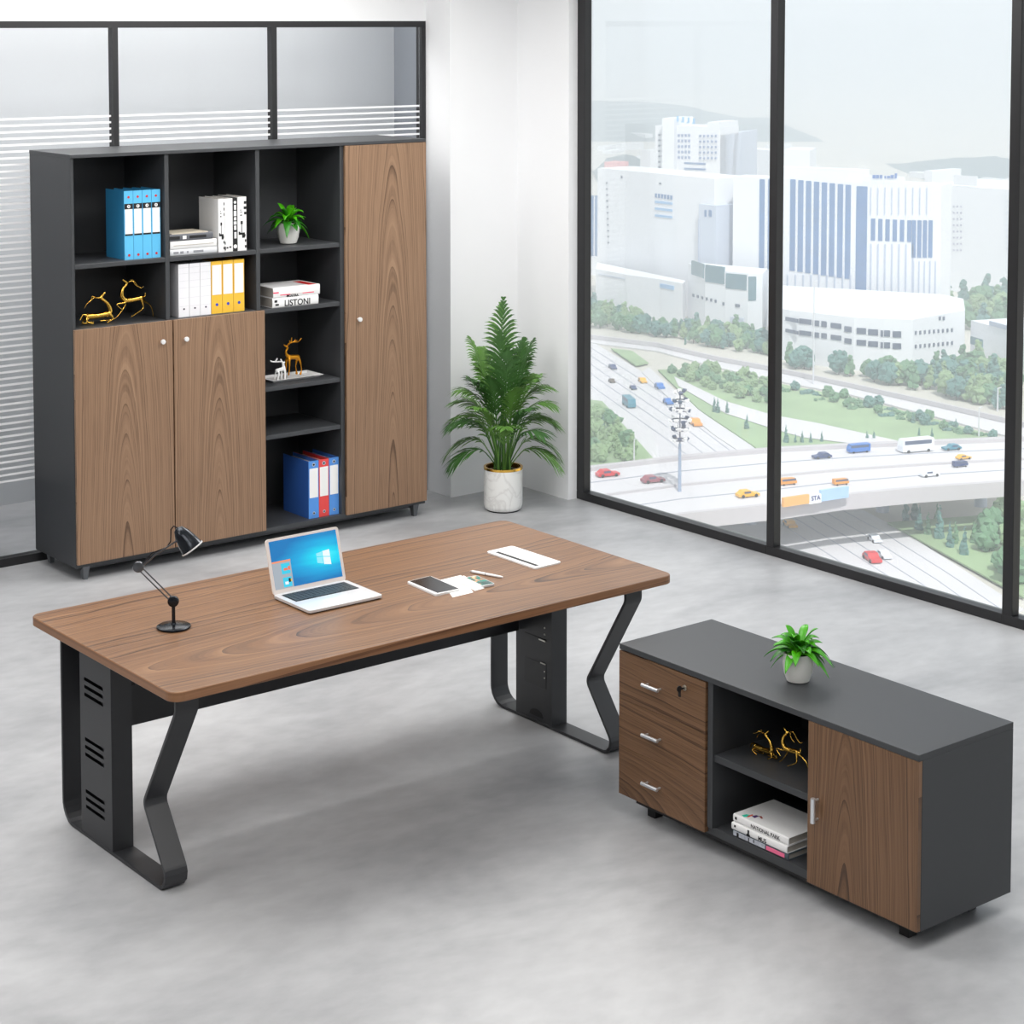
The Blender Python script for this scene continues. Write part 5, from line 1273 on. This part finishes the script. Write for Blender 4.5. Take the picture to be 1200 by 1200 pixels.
car(1022, 657, ZR, REDc, 'car', 'red car leaving the underpass at lower right', HM, size=1.25)
car(1025, 634, ZR, WHc, 'car', 'white car on the main road just past the shade', HM, size=1.0)
car(1036, 653, ZR, WHc, 'car', 'white car beside the red car at lower right', HM, size=1.0)

# high mast lamp and street lamps ------------------------------------------
p = gp(796, 640); dm = Vector((p.x, p.y, G)); k = (dm-EYE).length/FPX
ml = thing('mast_lamp', 'tall mast with a dense cluster of floodlights in front of the left pane view', 'street lamp', (p.x, p.y, G))
def hz_at(y): return onplane(796, y, dm, dm+_R)[1]-G
MS = mat('mast_steel', (150, 164, 186), .5)
MB().lathe([(2.6*k, 0), (1.6*k, hz_at(520))], 16).build('pole', MS, ml)
GRY = mat('floodlight_grey', (120, 124, 136), .5); rnd = random.Random(4)
ex = _R; ey = _fw
for ring, (yy, rr, n_) in enumerate([(515, 9, 8), (503, 11, 9), (492, 12, 9), (480, 11, 9), (469, 9, 8), (459, 6, 6)]):
    mb = MB(); z_ = hz_at(yy); mb.lathe([(rr*.8*k, z_-1*k), (rr*.9*k, z_-1*k), (rr*.9*k, z_+.3*k), (rr*.8*k, z_+.3*k)], 20, cap=False); mb.build('ring', GRY, ml)
    for i in range(n_):
        a = 2*PI*i/n_+ring*.4; c_ = Vector((rr*k*math.cos(a), rr*k*math.sin(a), z_+rnd.uniform(-1, 2)*k))
        s_ = 2.2*k; M_ = Matrix.Translation(c_) @ Matrix.Rotation(a, 4, 'Z') @ Matrix.Rotation(rnd.uniform(.2, .9), 4, 'Y')
        MB().box(-s_*.5, s_*.5, -s_, s_, -s_*.8, s_*.8, M=M_).build('floodlight', WHITE if rnd.random() < .55 else CDARK, ml)
MB().tube([(0, 0, hz_at(520)), (0, 0, hz_at(458))], .9*k, 8).build('cage_core', GRY, ml)
for x, yb, yt, l in [(953, 452, 330, 'slim pale street lamp in front of the wide office block'), (1147, 514, 478, 'short street lamp by the flyover near the right edge'), (743, 560, 515, 'thin lamp post on the left side of the flyover'), (1169, 482, 455, 'thin lamp post beside the ring road at the right'), (1004, 598, 583, 'short lamp post under the near parapet of the flyover')]:
    p = gp(x, yb); dm = Vector((p.x, p.y, G)); k = (dm-EYE).length/FPX; zt_ = onplane(x, yt, dm, dm+_R)[1]-G
    t = thing('street_lamp', l, 'street lamp', (p.x, p.y, G)); MB().tube([(0, 0, 0), (0, 0, zt_)], [1.0*k, .6*k], 8).build('pole', mat('pale_lamp_metal', (206, 206, 212), .5), t)
    MB().tube([(0, 0, zt_), _R*4*k+Vector((0, 0, zt_+1*k))], .6*k, 8).build('lamp_arm', mat('pale_lamp_metal', (206, 206, 212), .5), t)

# haze in the city air: thin scattering volume outdoors ----------------------
hz = bpy.data.materials.new('city_haze'); hz.use_nodes = True; nt = hz.node_tree; nt.nodes.remove(nt.nodes['Principled BSDF'])
vs_ = nt.nodes.new('ShaderNodeVolumeScatter'); vs_.inputs['Color'].default_value = (.68, .79, .89, 1); vs_.inputs['Density'].default_value = .00065; vs_.inputs['Anisotropy'].default_value = .2
va_ = nt.nodes.new('ShaderNodeVolumeAbsorption'); HZC = (.87, .91, .95, 1); HZD = .00085
vs_.inputs['Color'].default_value = HZC; vs_.inputs['Density'].default_value = HZD; va_.inputs['Color'].default_value = HZC; va_.inputs['Density'].default_value = HZD
ash = nt.nodes.new('ShaderNodeAddShader'); nt.links.new(vs_.outputs[0], ash.inputs[0]); nt.links.new(va_.outputs[0], ash.inputs[1])
nt.links.new(ash.outputs[0], nt.nodes['Material Output'].inputs['Volume'])
hb = MB().box(120, 8500, 60, 8500, G+.5, 60).build('haze', hz); hb['kind'] = 'structure'

# ------------------------------------------------------------------ sky, sun
w = bpy.data.worlds.new('sky'); S.world = w; w.use_nodes = True; nt = w.node_tree; N = nt.nodes; Lk = nt.links.new
bg = N['Background']
tc = N.new('ShaderNodeTexCoord'); mp = N.new('ShaderNodeMapping'); mp.inputs['Scale'].default_value = (1, 1, 2.6); Lk(tc.outputs['Generated'], mp.inputs[0])
nz = N.new('ShaderNodeTexNoise'); nz.inputs['Scale'].default_value = 3.2; nz.inputs['Detail'].default_value = 5; Lk(mp.outputs[0], nz.inputs['Vector'])
cr = N.new('ShaderNodeValToRGB'); cr.color_ramp.elements[0].position = .36; cr.color_ramp.elements[0].color = (.80, .89, .98, 1); cr.color_ramp.elements[1].position = .60; cr.color_ramp.elements[1].color = (.955, .98, 1, 1)
Lk(nz.outputs['Fac'], cr.inputs[0]); Lk(cr.outputs[0], bg.inputs['Color']); bg.inputs['Strength'].default_value = 1.0
sd_ = bpy.data.lights.new('sun', 'SUN'); sd_.energy = 3.9; sd_.angle = math.radians(1.0); sd_.color = (1, .98, .95)
so = bpy.data.objects.new('sun', sd_); COL.objects.link(so)
sdir = Vector((.35, .62, -.95)).normalized(); so.rotation_euler = sdir.to_track_quat('-Z', 'Y').to_euler(); so.location = (0, 0, 50)

vs2 = S.view_settings; vs2.view_transform = 'Standard'; vs2.look = 'None'; vs2.gamma = 1; vs2.exposure = 0.0; vs2.use_curve_mapping = False
S.cycles.max_bounces = 8; S.cycles.volume_bounces = 1; S.cycles.transparent_max_bounces = 12
S.cycles.use_denoising = True
S.cycles.sample_clamp_indirect = 4
